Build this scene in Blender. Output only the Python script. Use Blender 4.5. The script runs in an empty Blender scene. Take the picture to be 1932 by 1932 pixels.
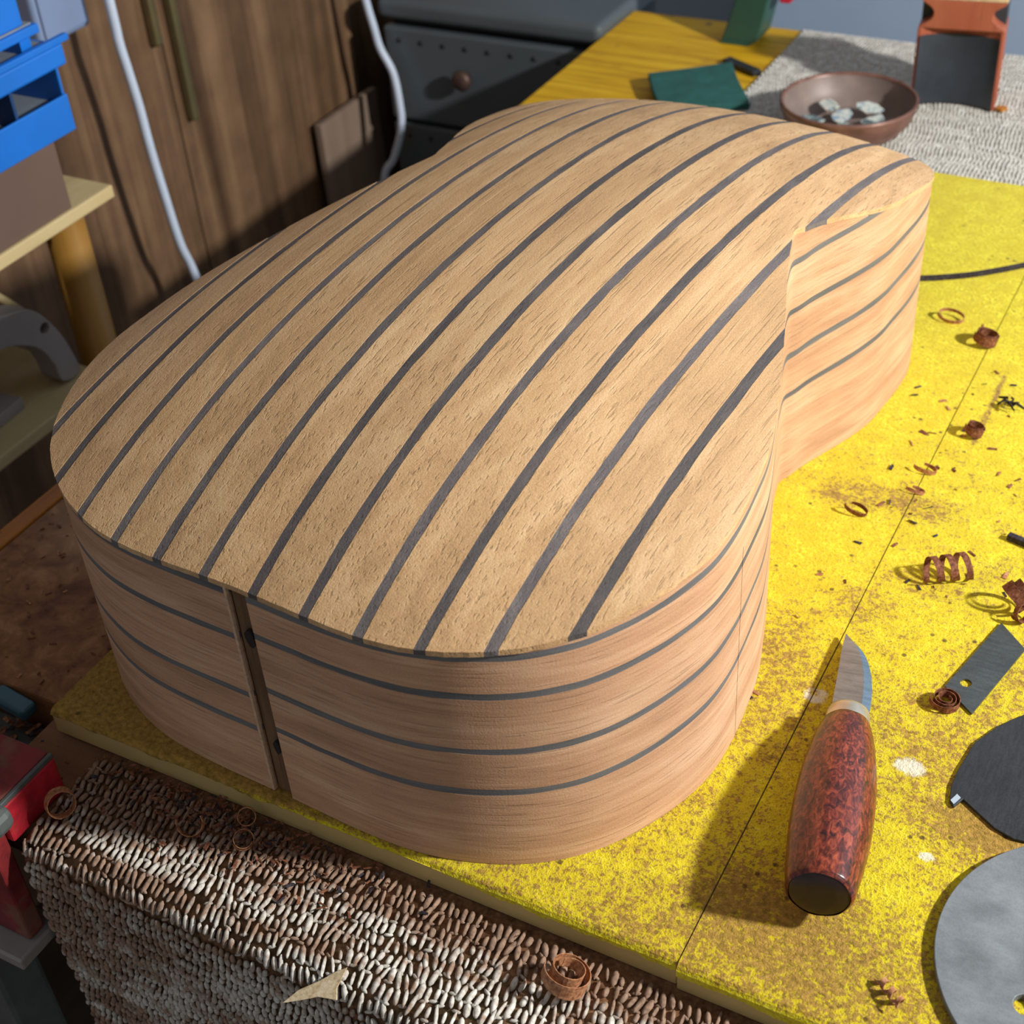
import bpy, bmesh, math, random
from mathutils import Vector, Matrix, noise
random.seed(7)
R_ = math.radians
sc = bpy.context.scene
COL = sc.collection
T = 0.87                      # height of the yellow boards' upper face above the floor

# ------------------------------------------------------------------ camera
cam_d = bpy.data.cameras.new('camera'); cam = bpy.data.objects.new('camera', cam_d); COL.objects.link(cam)
cR = Vector((0.88019905, 0.47034022, -0.06348001)); cU = Vector((-0.24897014, 0.57146177, 0.78194969)); cF = Vector((-0.40405879, 0.67246675, -0.62010078))
cam.matrix_world = Matrix(((cR.x, cU.x, -cF.x, 0), (cR.y, cU.y, -cF.y, 0), (cR.z, cU.z, -cF.z, T + 0.6108), (0, 0, 0, 1)))
cam_d.sensor_width = 36; cam_d.sensor_fit = 'HORIZONTAL'; cam_d.lens = 36 * 2751.49 / 1932
cam_d.clip_start = 0.02; cam_d.clip_end = 30
cam_d.dof.use_dof = True; cam_d.dof.focus_distance = 0.78; cam_d.dof.aperture_fstop = 12
sc.camera = cam

# ------------------------------------------------------------------ light
w = bpy.data.worlds.new('room_ambience'); sc.world = w; w.use_nodes = True
bg = w.node_tree.nodes['Background']; bg.inputs[0].default_value = (0.94, 0.96, 1.0, 1); bg.inputs[1].default_value = 0.24
ld = bpy.data.lights.new('work_lamp_light', 'POINT'); ld.energy = 150; ld.shadow_soft_size = 0.045; ld.color = (1.0, 0.985, 0.955)
lamp = bpy.data.objects.new('work_lamp_light', ld); COL.objects.link(lamp); lamp.location = (1.05, 0.80, T + 0.90)
sc.view_settings.view_transform = 'Standard'; sc.view_settings.look = 'None'
sc.view_settings.gamma = 1.0; sc.view_settings.use_curve_mapping = False
sc.view_settings.exposure = 0.1

# ------------------------------------------------------------------ helpers
def srgb(r, g, b):
    f = lambda c: (c / 255 / 12.92) if c / 255 <= 0.04045 else ((c / 255 + 0.055) / 1.055) ** 2.4
    return (f(r), f(g), f(b), 1)

class NT:
    def __init__(s, name):
        s.m = bpy.data.materials.new(name); s.m.use_nodes = True
        s.t = s.m.node_tree; s.t.nodes.clear()
        s.out = s.n('ShaderNodeOutputMaterial'); s.b = s.n('ShaderNodeBsdfPrincipled')
        s.l(s.b.outputs[0], s.out.inputs[0])
    def n(s, typ, **kw):
        x = s.t.nodes.new(typ)
        for k, v in kw.items(): setattr(x, k, v)
        return x
    def l(s, a, b): s.t.links.new(a, b)
    def set(s, node, **kw):
        for k, v in kw.items():
            i = node.inputs[k.replace('_', ' ')]
            if hasattr(v, 'links') or isinstance(v, bpy.types.NodeSocket): s.l(v, i)
            else: i.default_value = v
        return node
    def coord(s, which='Object'):
        return s.n('ShaderNodeTexCoord').outputs[which]
    def pos(s): return s.n('ShaderNodeNewGeometry').outputs['Position']
    def map(s, v, scale=(1, 1, 1), loc=(0, 0, 0), rot=(0, 0, 0)):
        x = s.n('ShaderNodeMapping'); s.l(v, x.inputs[0])
        x.inputs[1].default_value = loc; x.inputs[2].default_value = rot; x.inputs[3].default_value = scale
        return x.outputs[0]
    def noise(s, v, scale=5, detail=4, rough=0.55, dist=0):
        x = s.n('ShaderNodeTexNoise'); s.l(v, x.inputs['Vector'])
        x.inputs['Scale'].default_value = scale; x.inputs['Detail'].default_value = detail
        x.inputs['Roughness'].default_value = rough; x.inputs['Distortion'].default_value = dist
        return x.outputs[0]
    def voro(s, v, scale=5, feat='F1', rnd=1.0):
        x = s.n('ShaderNodeTexVoronoi', feature=feat); s.l(v, x.inputs['Vector'])
        x.inputs['Scale'].default_value = scale; x.inputs['Randomness'].default_value = rnd
        return x.outputs['Distance']
    def ramp(s, f, stops, interp='LINEAR'):
        x = s.n('ShaderNodeValToRGB'); s.l(f, x.inputs[0]); r = x.color_ramp; r.interpolation = interp
        while len(r.elements) < len(stops): r.elements.new(0.5)
        for e, (p, c) in zip(r.elements, stops):
            e.position = p; e.color = c if not isinstance(c, (int, float)) else (c, c, c, 1)
        return x.outputs[0]
    def mix(s, f, a, b, mode='MIX'):
        x = s.n('ShaderNodeMix', data_type='RGBA', blend_type=mode)
        for i, v in ((0, f), (6, a), (7, b)):
            if isinstance(v, bpy.types.NodeSocket): s.l(v, x.inputs[i])
            else: x.inputs[i].default_value = v
        return x.outputs[2]
    def math(s, op, a, b=0.0, clamp=False):
        x = s.n('ShaderNodeMath', operation=op, use_clamp=clamp)
        for i, v in ((0, a), (1, b)):
            if isinstance(v, bpy.types.NodeSocket): s.l(v, x.inputs[i])
            else: x.inputs[i].default_value = v
        return x.outputs[0]
    def sep(s, v):
        x = s.n('ShaderNodeSeparateXYZ'); s.l(v, x.inputs[0]); return x.outputs
    def rng(s, v, a, b, c=0.0, d=1.0, smooth=True):
        x = s.n('ShaderNodeMapRange', interpolation_type='SMOOTHSTEP' if smooth else 'LINEAR'); s.l(v, x.inputs[0])
        for i, q in enumerate((a, b, c, d)): x.inputs[1 + i].default_value = q
        return x.outputs[0]
    def blob(s, p, x0, y0, rx, ry):
        """soft spot centred at a place on the bench"""
        m = s.map(p, (1 / rx, 1 / ry, 0), (-x0 / rx, -y0 / ry, 0))
        ln = s.n('ShaderNodeVectorMath', operation='LENGTH'); s.l(m, ln.inputs[0])
        return s.rng(ln.outputs['Value'], 0.2, 1.0, 1.0, 0.0)
    def bump(s, h, dist=0.001, strength=0.5, prev=None):
        x = s.n('ShaderNodeBump'); s.l(h, x.inputs['Height']); x.inputs['Distance'].default_value = dist; x.inputs['Strength'].default_value = strength
        if prev is not None: s.l(prev, x.inputs['Normal'])
        return x.outputs[0]
    def rand(s): return s.n('ShaderNodeObjectInfo').outputs['Random']
    def done(s, color, rough=0.6, metal=0.0, normal=None, spec=None, sheen=None):
        for k, v in (('Base Color', color), ('Roughness', rough), ('Metallic', metal)):
            i = s.b.inputs[k]
            if isinstance(v, bpy.types.NodeSocket): s.l(v, i)
            else: i.default_value = v
        if normal is not None: s.l(normal, s.b.inputs['Normal'])
        if spec is not None: s.b.inputs['Specular IOR Level'].default_value = spec
        if sheen: s.b.inputs['Sheen Weight'].default_value = sheen
        return s.m

def mat_plain(name, col, rough=0.6, metal=0.0, var=0.15, scale=30, bump=0.0, spec=None):
    t = NT(name); c = t.coord(); n = t.noise(c, scale, 5, 0.6)
    dk = tuple(x * (1 - var) for x in col[:3]) + (1,); lt = tuple(min(1, x * (1 + var)) for x in col[:3]) + (1,)
    k = t.ramp(n, [(0.3, dk), (0.7, lt)])
    nm = t.bump(n, 0.001, bump) if bump else None
    return t.done(k, rough, metal, nm, spec)

def mat_wood(name, c_dark, c_mid, c_light, along='Y', fine=260, long=7, rough=0.62, bump=0.12, pores=0.45, src='Object', var=0.12, fuzz=0.35):
    """fine open grained timber; the grain runs along one local axis"""
    t = NT(name); c = t.coord(src)
    ax = {'X': (long, fine, fine), 'Y': (fine, long, fine), 'Z': (fine, fine, long), 'U': (long, fine, 1)}[along]
    rnd = t.rand(); add = t.n('ShaderNodeVectorMath', operation='ADD'); t.l(c, add.inputs[0])
    cmb = t.n('ShaderNodeCombineXYZ')
    t.l(t.math('MULTIPLY', rnd, 3.1), cmb.inputs[0]); t.l(t.math('MULTIPLY', rnd, 7.7), cmb.inputs[1]); t.l(cmb.outputs[0], add.inputs[1])
    v = add.outputs[0]
    g = t.noise(t.map(v, ax), 1.0, 5, 0.65, 0.4)
    bandv = tuple(a * (0.16 if a > 50 else 0.5) for a in ax)
    band = t.noise(t.map(v, bandv), 1.0, 3, 0.5, 0.8)
    blot = t.noise(v, 22, 4, 0.6)
    f = t.math('ADD', t.math('MULTIPLY', band, 0.55), t.math('MULTIPLY', g, 0.35)); f = t.math('ADD', f, t.math('MULTIPLY', blot, 0.2))
    col = t.ramp(f, [(0.36, c_dark), (0.54, c_mid), (0.72, c_light)])
    pv = tuple(a * (1.6 if a > 50 else 1.9) for a in ax)
    po = t.noise(t.map(v, pv), 1.0, 2, 0.5)
    pm = t.rng(po, 0.56, 0.70)
    col = t.mix(t.math('MULTIPLY', pm, pores), col, tuple(x * 0.42 for x in c_dark[:3]) + (1,))
    fz = t.noise(v, 950, 2, 0.6)
    col = t.mix(fuzz, col, t.mix(fz, tuple(x * 0.62 for x in c_mid[:3]) + (1,), tuple(min(1, x * 1.28) for x in c_light[:3]) + (1,)), 'MIX')
    hs = t.n('ShaderNodeHueSaturation'); t.l(col, hs.inputs['Color']); t.l(t.rng(rnd, 0, 1, 1 - var, 1 + var, False), hs.inputs['Value'])
    nm = t.bump(t.math('ADD', t.math('MULTIPLY', pm, -0.8), fz), 0.0006, bump)
    return t.done(hs.outputs[0], rough, 0, nm, 0.3)

def mesh_obj(name, verts, faces, mat=None, parent=None, smooth=False, loc=None, mats=None, fmat=None, uv=None):
    me = bpy.data.meshes.new(name); me.from_pydata([tuple(v) for v in verts], [], faces)
    if mats:
        for m in mats: me.materials.append(m)
        if fmat: me.polygons.foreach_set('material_index', fmat)
    elif mat: me.materials.append(mat)
    if uv:
        lay = me.uv_layers.new(name='UVMap')
        for lp in me.loops: lay.data[lp.index].uv = uv[lp.vertex_index]
    if smooth: me.polygons.foreach_set('use_smooth', [True] * len(me.polygons))
    me.validate(); me.update()
    o = bpy.data.objects.new(name, me); COL.objects.link(o)
    if parent is not None: o.parent = parent
    if loc is not None: o.location = loc
    return o

def fix_normals(o):
    bm = bmesh.new(); bm.from_mesh(o.data); bmesh.ops.recalc_face_normals(bm, faces=bm.faces); bm.to_mesh(o.data); bm.free(); return o

def tag(o, label=None, cat=None, group=None, kind=None):
    for k, v in (('label', label), ('category', cat), ('group', group), ('kind', kind)):
        if v: o[k] = v
    return o

def thing(name, label, cat, loc=(0, 0, 0), rotz=0, group=None):
    o = bpy.data.objects.new(name, None); COL.objects.link(o); o.location = loc; o.rotation_euler = (0, 0, rotz); o.empty_display_size = 0.02
    return tag(o, label, cat, group)

def box(name, lo, hi, mat, parent=None, bevel=0.0, seg=2, loc=None, rot=None, wob=0.0):
    bm = bmesh.new(); bmesh.ops.create_cube(bm, size=1)
    c = [(a + b) / 2 for a, b in zip(lo, hi)]; s = [b - a for a, b in zip(lo, hi)]
    for v in bm.verts: v.co = Vector((c[0] + v.co.x * s[0], c[1] + v.co.y * s[1], c[2] + v.co.z * s[2]))
    if bevel: bmesh.ops.bevel(bm, geom=bm.edges[:], offset=bevel, segments=seg, affect='EDGES', profile=0.5)
    me = bpy.data.meshes.new(name); bm.to_mesh(me); bm.free(); me.materials.append(mat)
    o = bpy.data.objects.new(name, me); COL.objects.link(o)
    if parent is not None: o.parent = parent
    if loc: o.location = loc
    if rot: o.rotation_euler = rot
    return o

def prism(name, pts, z0, z1, mat, parent=None, bevel=0.0, loc=None, rot=None, holes=(), axis='z'):
    """extrude an outline (with optional holes) between two heights"""
    bm = bmesh.new()
    def loop(ps, z): return [bm.verts.new((p[0], p[1], z)) for p in ps]
    if not holes:
        f = bm.faces.new(loop(pts, z1))
        r = bmesh.ops.extrude_face_region(bm, geom=[f])
        for v in [g for g in r['geom'] if isinstance(g, bmesh.types.BMVert)]: v.co.z = z0
    else:
        es = []
        for ps in [pts] + list(holes):
            vs = loop(ps, z1); es += [bm.edges.new((vs[i], vs[(i + 1) % len(vs)])) for i in range(len(vs))]
        bmesh.ops.triangle_fill(bm, use_beauty=True, use_dissolve=False, edges=es)
        r = bmesh.ops.extrude_face_region(bm, geom=bm.faces[:])
        for v in [g for g in r['geom'] if isinstance(g, bmesh.types.BMVert)]: v.co.z = z0
    bmesh.ops.recalc_face_normals(bm, faces=bm.faces)
    if bevel:
        ed = [e for e in bm.edges if len(e.link_faces) == 2 and e.calc_face_angle(0) > 0.9]
        bmesh.ops.bevel(bm, geom=ed, offset=bevel, segments=2, affect='EDGES', profile=0.5)
    if axis == 'x':
        for v in bm.verts: v.co = Vector((v.co.z, v.co.x, v.co.y))
    if axis == 'y':
        for v in bm.verts: v.co = Vector((v.co.x, v.co.z, v.co.y))
    if axis != 'z': bmesh.ops.recalc_face_normals(bm, faces=bm.faces)
    me = bpy.data.meshes.new(name); bm.to_mesh(me); bm.free(); me.materials.append(mat)
    o = bpy.data.objects.new(name, me); COL.objects.link(o)
    if parent is not None: o.parent = parent
    if loc: o.location = loc
    if rot: o.rotation_euler = rot
    return o

def tube(name, path, r, mat, parent=None, n=8, loc=None, caps=True):
    vs = []; fs = []; P = [Vector(p) for p in path]; m = len(P)
    rr = r if isinstance(r, (list, tuple)) else [r] * m
    up = Vector((0.13, 0.21, 0.97))
    for i, p in enumerate(P):
        t = (P[min(i + 1, m - 1)] - P[max(i - 1, 0)]).normalized()
        x = t.cross(up).normalized(); y = x.cross(t)
        for k in range(n):
            a = 2 * math.pi * k / n; vs.append(p + (x * math.cos(a) + y * math.sin(a)) * rr[i])
    for i in range(m - 1):
        for k in range(n): fs.append((i * n + k, i * n + (k + 1) % n, (i + 1) * n + (k + 1) % n, (i + 1) * n + k))
    if caps: fs.append(tuple(range(n - 1, -1, -1))); fs.append(tuple((m - 1) * n + k for k in range(n)))
    return fix_normals(mesh_obj(name, vs, fs, mat, parent, True, loc))

def lathe(name, prof, mat, parent=None, n=40, loc=None, axis='z', wob=None, closed=False):
    vs = []; fs = []; m = len(prof)
    for k in range(n):
        a = 2 * math.pi * k / n
        for j, (r, z) in enumerate(prof):
            q = r * (wob(a, z) if wob else 1); vs.append((q * math.cos(a), q * math.sin(a), z))
    for k in range(n):
        for j in range(m - 1 if not closed else m):
            j2 = (j + 1) % m; fs.append((k * m + j, ((k + 1) % n) * m + j, ((k + 1) % n) * m + j2, k * m + j2))
    o = mesh_obj(name, vs, fs, mat, parent, True, loc)
    bm = bmesh.new(); bm.from_mesh(o.data); bmesh.ops.remove_doubles(bm, verts=bm.verts, dist=1e-6); bmesh.ops.recalc_face_normals(bm, faces=bm.faces); bm.to_mesh(o.data); bm.free()
    return o

def catmull(P, n=8, closed=False):
    out = []; m = len(P); rng = range(m if closed else m - 1)
    for i in rng:
        g = (lambda j: P[j % m]) if closed else (lambda j: P[min(max(j, 0), m - 1)])
        p0, p1, p2, p3 = [Vector(g(i + k)) for k in (-1, 0, 1, 2)]
        for k in range(n):
            t = k / n; out.append(0.5 * (2 * p1 + (p2 - p0) * t + (2 * p0 - 5 * p1 + 4 * p2 - p3) * t * t + (3 * p1 - p0 - 3 * p2 + p3) * t ** 3))
    if not closed: out.append(Vector(P[-1]))
    return out

def circle(cx, cy, r, n=24): return [(cx + r * math.cos(2 * math.pi * k / n), cy + r * math.sin(2 * math.pi * k / n)) for k in range(n)]

# ------------------------------------------------------------------ materials
M = {}
M['back_wood'] = mat_wood('back_timber', srgb(146, 106, 68), srgb(194, 152, 106), srgb(224, 188, 142), 'Y', 420, 9, 0.66, 0.45, 0.5, 'Object', 0.09, 0.42)
M['side_wood'] = mat_wood('side_timber', srgb(146, 102, 74), srgb(188, 142, 108), srgb(218, 180, 146), 'U', 430, 16, 0.62, 0.3, 0.5, 'UV', 0.05, 0.32)
M['ebony'] = mat_wood('dark_inlay_timber', srgb(62, 56, 58), srgb(88, 82, 82), srgb(122, 114, 110), 'Y', 520, 40, 0.7, 0.4, 0.3, 'Object', 0.28, 0.45)
M['ebony_side'] = mat_wood('dark_line_timber', srgb(72, 72, 76), srgb(98, 98, 100), srgb(124, 122, 120), 'U', 420, 18, 0.55, 0.2, 0.3, 'UV', 0.1, 0.3)
M['edge_dark'] = mat_plain('scorched_edge', srgb(74, 56, 44), 0.8, 0, 0.5, 160)
M['block_wood'] = mat_wood('tail_block_timber', srgb(64, 44, 28), srgb(98, 72, 48), srgb(128, 98, 68), 'Z', 300, 12, 0.7, 0.3, 0.5, 'Object', 0.02, 0.25)
M['lit_edge'] = mat_plain('painted_lit_edge', srgb(196, 164, 134), 0.7, 0, 0.25, 300)
M['hole'] = mat_plain('hole_shade_paint', srgb(34, 24, 18), 0.9)

def felt_material():
    t = NT('yellow_felt'); p = t.pos(); x = t.sep(p)
    fine = t.noise(p, 520, 3, 0.65); mid = t.noise(p, 60, 4, 0.6); big = t.noise(p, 9, 6, 0.62, 0.3)
    base = t.ramp(fine, [(0.28, srgb(178, 154, 24)), (0.5, srgb(224, 206, 34)), (0.70, srgb(244, 234, 72))])
    base = t.mix(t.rng(mid, 0.35, 0.7), base, t.mix(fine, srgb(190, 164, 18), srgb(230, 212, 40)))
    # sawdust rubbed into the pile: thick towards the front of the bench, thin further back
    fwd = t.rng(x[1], 0.46, 0.98, 0.50, -0.12)
    d = t.math('ADD', t.math('ADD', t.math('ADD', t.math('MULTIPLY', t.math('SUBTRACT', big, 0.5), 1.5), 0.52), t.math('MULTIPLY', mid, 0.35)), fwd)
    for (bx, by, rx, ry, k) in ((-0.175, 0.775, 0.085, 0.024, 0.50), (-0.11, 0.425, 0.10, 0.05, 0.34), (-0.045, 0.525, 0.05, 0.022, 0.40), (-0.10, 0.735, 0.05, 0.02, 0.20),
                                (-0.19, 0.60, 0.03, 0.08, 0.16), (-0.05, 0.66, 0.05, 0.03, 0.26), (-0.57, 0.47, 0.27, 0.26, 1.7), (-0.155, 0.67, 0.03, 0.03, 0.25), (-0.03, 0.47, 0.03, 0.12, 0.2), (-0.139, 0.90, 0.004, 0.09, 0.75), (-0.21, 0.76, 0.04, 0.012, 0.4), (-0.135, 0.70, 0.035, 0.02, 0.3)):
        d = t.math('ADD', d, t.math('MULTIPLY', t.blob(p, bx, by, rx, ry), k))
    lip = t.rng(x[2], T - 0.0035, T - 0.0006, -0.6, 0.0)
    d = t.math('ADD', d, lip)
    speck = t.math('ADD', t.math('MULTIPLY', t.math('SUBTRACT', fine, 0.5), 2.6), t.math('MULTIPLY', t.math('SUBTRACT', t.noise(p, 190, 3, 0.6), 0.5), 1.3))
    dust = t.rng(t.math('ADD', d, speck), 0.95, 1.55)
    brown = t.ramp(t.noise(p, 300, 3, 0.6), [(0.3, srgb(96, 64, 32)), (0.7, srgb(176, 130, 72))])
    col = t.mix(t.math('MULTIPLY', dust, 0.86), base, brown)
    # small dark flecks
    vo = t.voro(p, 105); fl = t.math('MULTIPLY', t.rng(vo, 0.10, 0.20, 1, 0), t.rng(t.noise(p, 21, 2), 0.54, 0.62))
    col = t.mix(t.math('MULTIPLY', fl, 0.8), col, srgb(70, 48, 26))
    # spilt white filler
    wn = t.noise(p, 160, 4, 0.7)
    wh = t.math('ADD', t.blob(p, -0.095, 0.553, 0.016, 0.013), t.blob(p, -0.070, 0.498, 0.009, 0.006)); wh = t.math('ADD', wh, t.blob(p, -0.158, 0.583, 0.014, 0.012))
    wh = t.math('MULTIPLY', t.rng(t.math('MULTIPLY', wh, wn), 0.26, 0.48), 0.8)
    col = t.mix(wh, col, srgb(226, 224, 206))
    nm = t.bump(t.math('ADD', fine, t.math('MULTIPLY', mid, 0.6)), 0.0016, 0.75)
    return t.done(col, 0.95, 0, nm, 0.1, 0.15)
M['felt'] = felt_material()
M['khaki'] = mat_plain('khaki_board_edge', srgb(200, 174, 112), 0.75, 0, 0.10, 14)

def paint_material():
    t = NT('worn_yellow_paint'); p = t.pos(); x = t.sep(p)
    g = t.noise(t.map(p, (7, 90, 7)), 1, 5, 0.6, 0.3); sm = t.noise(p, 26, 5, 0.6); big = t.noise(p, 8, 3)
    col = t.ramp(g, [(0.3, srgb(178, 128, 16)), (0.55, srgb(216, 168, 20)), (0.75, srgb(226, 184, 44))])
    col = t.mix(t.math('MULTIPLY', t.rng(sm, 0.55, 0.75), 0.45), col, srgb(150, 112, 40))
    vo = t.voro(p, 20); col = t.mix(t.math('MULTIPLY', t.rng(vo, 0.05, 0.13, 1, 0), t.rng(big, 0.42, 0.5)), col, srgb(120, 100, 70))
    # deep drifts of sawdust at the near end
    dn = t.noise(p, 46, 6, 0.7, 0.5); near = t.rng(x[1], 0.62, 1.05, 1.0, 0.0)
    dm = t.math('MULTIPLY', near, t.rng(t.noise(p, 11, 5, 0.6), 0.2, 0.38))
    dust = t.ramp(dn, [(0.3, srgb(84, 50, 26)), (0.55, srgb(140, 94, 56)), (0.75, srgb(176, 134, 88))])
    pale = t.blob(p, -0.66, 0.585, 0.09, 0.10)
    dust = t.mix(t.math('MULTIPLY', pale, 0.75), dust, t.mix(dn, srgb(150, 116, 80), srgb(214, 182, 140)))
    col = t.mix(dm, col, dust)
    nm = t.bump(t.math('ADD', g, t.math('MULTIPLY', dn, near)), 0.002, 0.4)
    return t.done(col, 0.6, 0, nm, 0.35)
M['paint'] = paint_material()
M['varnish'] = mat_wood('orange_varnish', srgb(120, 66, 14), srgb(168, 104, 26), srgb(196, 134, 48), 'Y', 90, 5, 0.4, 0.1, 0.3)
M['raw_plank'] = mat_wood('dusty_bench_plank', srgb(70, 44, 28), srgb(112, 78, 52), srgb(146, 108, 78), 'X', 90, 9, 0.85, 0.5, 0.4)
M['bench_leg'] = mat_wood('bench_timber', srgb(84, 60, 36), srgb(126, 94, 60), srgb(156, 120, 82), 'Z', 70, 4, 0.75, 0.2, 0.3)

# ------------------------------------------------------------------ room shell
M['wall_paint'] = mat_plain('blue_grey_wall_paint', srgb(158, 178, 204), 0.8, 0, 0.05, 6)
M['wall_trim'] = mat_plain('pale_blue_trim_paint', srgb(196, 212, 220), 0.5, 0, 0.05, 6)
M['wall_trim2'] = mat_plain('dull_blue_trim_paint', srgb(104, 120, 134), 0.5, 0, 0.05, 6)
M['floor'] = mat_wood('dark_floorboards', srgb(40, 30, 22), srgb(64, 50, 38), srgb(86, 70, 54), 'Y', 40, 3, 0.7, 0.2, 0.4)
tag(box('floor', (-2.3, -1.2, -0.05), (2.4, 2.15, 0.0), M['floor']), kind='structure')
tag(box('wall_back', (-2.3, 2.02, 0.0), (2.4, 2.15, 2.6), M['wall_paint']), kind='structure')
tag(box('wall_left', (-2.3, -1.2, 0.0), (-2.18, 2.02, 2.6), M['wall_paint']), kind='structure')
tag(box('trim_1', (-0.861, 1.995, 0.0), (-0.832, 2.02, 2.6), M['wall_trim'], None, 0.003), kind='structure')
tag(box('trim_2', (-0.829, 2.008, 0.0), (-0.820, 2.02, 2.6), M['wall_trim2'], None, 0.002), kind='structure')
tag(box('trim_3', (-0.932, 2.005, 0.0), (-0.921, 2.02, 2.6), M['wall_trim2'], None, 0.003), kind='structure')

# ------------------------------------------------------------------ workbench
bench = thing('workbench', 'sturdy workbench with worn yellow painted top under the boards', 'workbench', (0, 0, 0))
box('tabletop', (-0.722, 0.405, T - 0.062), (0.75, 0.82, T - 0.0206), M['paint'], bench, 0.002)
box('tabletop', (-0.7375, 0.8202, T - 0.062), (0.75, 1.61, T - 0.0206), M['paint'], bench, 0.002)
box('edge_strip', (-0.7375, 0.405, T - 0.062), (-0.7222, 0.82, T - 0.0195), M['varnish'], bench, 0.0015)
box('front_plank', (-0.575, 0.3265, T - 0.060), (0.75, 0.403, T - 0.0215), M['raw_plank'], bench, 0.003)
for x in (-0.66, 0.62):
    for y in (0.47, 1.5): box('leg', (x - 0.04, y - 0.04, 0), (x + 0.04, y + 0.04, T - 0.063), M['bench_leg'], bench, 0.003)
box('rail', (-0.62, 0.455, T - 0.17), (0.58, 0.480, T - 0.0635), M['bench_leg'], bench, 0.002)

def ragged(i, amp, seed): return amp * (noise.noise((i * 0.9, seed, 0.3)) + 0.6 * noise.noise((i * 3.1, seed, 4.1)))
def felt_board(name, label, a0, a1, b0, b1, seed, lip0):
    root = thing(name, label, 'board', ((a0 + a1) / 2, b0, T - 0.0186))
    ox, oy, oz = root.location
    H = 0.0186
    box('core', (a0 - ox, b0 - oy, 0), (a1 - ox, b1 - oy, H - 0.0018), M['khaki'], root, 0.0008)
    # felt skin: a thick sheet whose front edge is worn and rolls over the arris
    n = 150; vs = []; fs = []
    rows = 7
    for i in range(n + 1):
        u = i / n; x = a0 + (a1 - a0) * u - ox
        lip = max(0.0004, lip0 + 0.0035 * max(0, x + ox + 0.30) * 8 * (lip0 < 0.002) + ragged(i * 0.16, 0.0032, seed) + 0.0006 * random.random())
        lip = min(lip, 0.0085); back = 0.003
        pr = [(b1 - oy, H - 0.0017), (b1 - oy, H), (back + 0.05, H), (back, H - 0.00015 * random.random()), (0.0008, H - 0.0011), (-0.0007, H - 0.0030), (-0.0008, H - 0.0022 - lip)]
        pr.append((0.0003, H - 0.0022 - lip)); pr.append((0.0012, H - 0.0017))
        for (y, z) in pr: vs.append((x, y, z))
    m = 9
    for i in range(n):
        for j in range(m):
            j2 = (j + 1) % m; fs.append((i * m + j, (i + 1) * m + j, (i + 1) * m + j2, i * m + j2))
    fs.append(tuple(range(m))); fs.append(tuple(n * m + j for j in range(m - 1, -1, -1)))
    fix_normals(mesh_obj('felt_cover', vs, fs, M['felt'], root, False))
    return root
felt_board('felt_topped_board', 'yellow felt topped board lying under the guitar body', -0.562, -0.1602, 0.386, 1.261, 1.7, 0.0006)
felt_board('felt_topped_board', 'yellow felt topped board carrying the knife and the steel scrapers', -0.1594, 0.42, 0.384, 1.261, 8.3, 0.0046)

# ------------------------------------------------------------------ guitar body
KS = 0.6108; GS = 0.0505512 * KS; GV0 = -0.00510788 * KS
GC = (0.25143218, 0.52132674, -0.99957506, 0.90212363, -0.42888621); GD = (-0.2774305, -1.44377331, 1.34486604)
def gz(v, u):
    a = u / KS; b = v / KS
    return KS * (GC[0] + GC[1] * a + GC[2] * a * a + GC[3] * a ** 3 + GC[4] * a ** 4 + (GD[0] + GD[1] * a + GD[2] * a * a) * b * b)
CT = [(8.49566535e-05, 0), (7.56206934e-03, 1.59552463e-01), (6.70874214e-02, 2.67327565e-01), (1.80230342e-01, 3.23214735e-01), (2.97800386e-01, 3.20059048e-01),
      (3.97455654e-01, 2.92618296e-01), (5.92069888e-01, 2.19160287e-01), (6.48973399e-01, 2.20106085e-01), (7.91234968e-01, 2.61610956e-01), (9.52009902e-01, 2.34135227e-01),
      (9.482e-01, 0.0098), (9.46467450e-01, 0)]
half = [(KS * v, KS * u) for u, v in CT]
full = half + [(-v, u) for v, u in half[-2:0:-1]]
OUT = [(p.x, p.y) for p in catmull([(v, u, 0) for v, u in full], 26, True)]       # (v,u), from the tail round the right-hand side
# drop near-duplicates
oo = [OUT[0]]
for p in OUT[1:]:
    if math.hypot(p[0] - oo[-1][0], p[1] - oo[-1][1]) > 0.0012: oo.append(p)
OUT = oo; NO = len(OUT)
gang = R_(3.0852)
guitar = thing('guitar_body', 'unfinished guitar body of striped tan and black timber lying face down', 'guitar body', (-0.39566, 0.39137, T + 0.0003), -gang)
SW = 0.0058; PT = 0.0032
bm = bmesh.new()
cxm = sum(p[0] for p in OUT) / NO
def onrm(i):
    a = OUT[(i - 1) % NO]; b = OUT[(i + 1) % NO]; t = Vector((b[0] - a[0], b[1] - a[1])).normalized(); return Vector((t.y, -t.x))
ov = 0.0008
top_loop = []
for i in range(NO):
    n2 = onrm(i); j = 0.0003 * noise.noise((i * 0.7, 2.2, 0)); top_loop.append((OUT[i][0] + n2.x * (ov + j), OUT[i][1] + n2.y * (ov + j)))
bm.faces.new([bm.verts.new((p[0], p[1], 0)) for p in top_loop])
cuts = []
for k in range(1, 13):
    vk = (k - 6.5) * GS + GV0; cuts += [vk - SW / 2, vk + SW / 2]
for k in range(0, 13):
    lo = (k - 6.5) * GS + GV0 + SW / 2
    for q in (1 / 3, 2 / 3): cuts.append(lo + (GS - SW) * q)
def bis(co, no): bmesh.ops.bisect_plane(bm, geom=bm.verts[:] + bm.edges[:] + bm.faces[:], dist=1e-6, plane_co=co, plane_no=no)
for c in cuts: bis((c, 0, 0), (1, 0, 0))
u0 = min(p[1] for p in OUT); u1 = max(p[1] for p in OUT)
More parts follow.
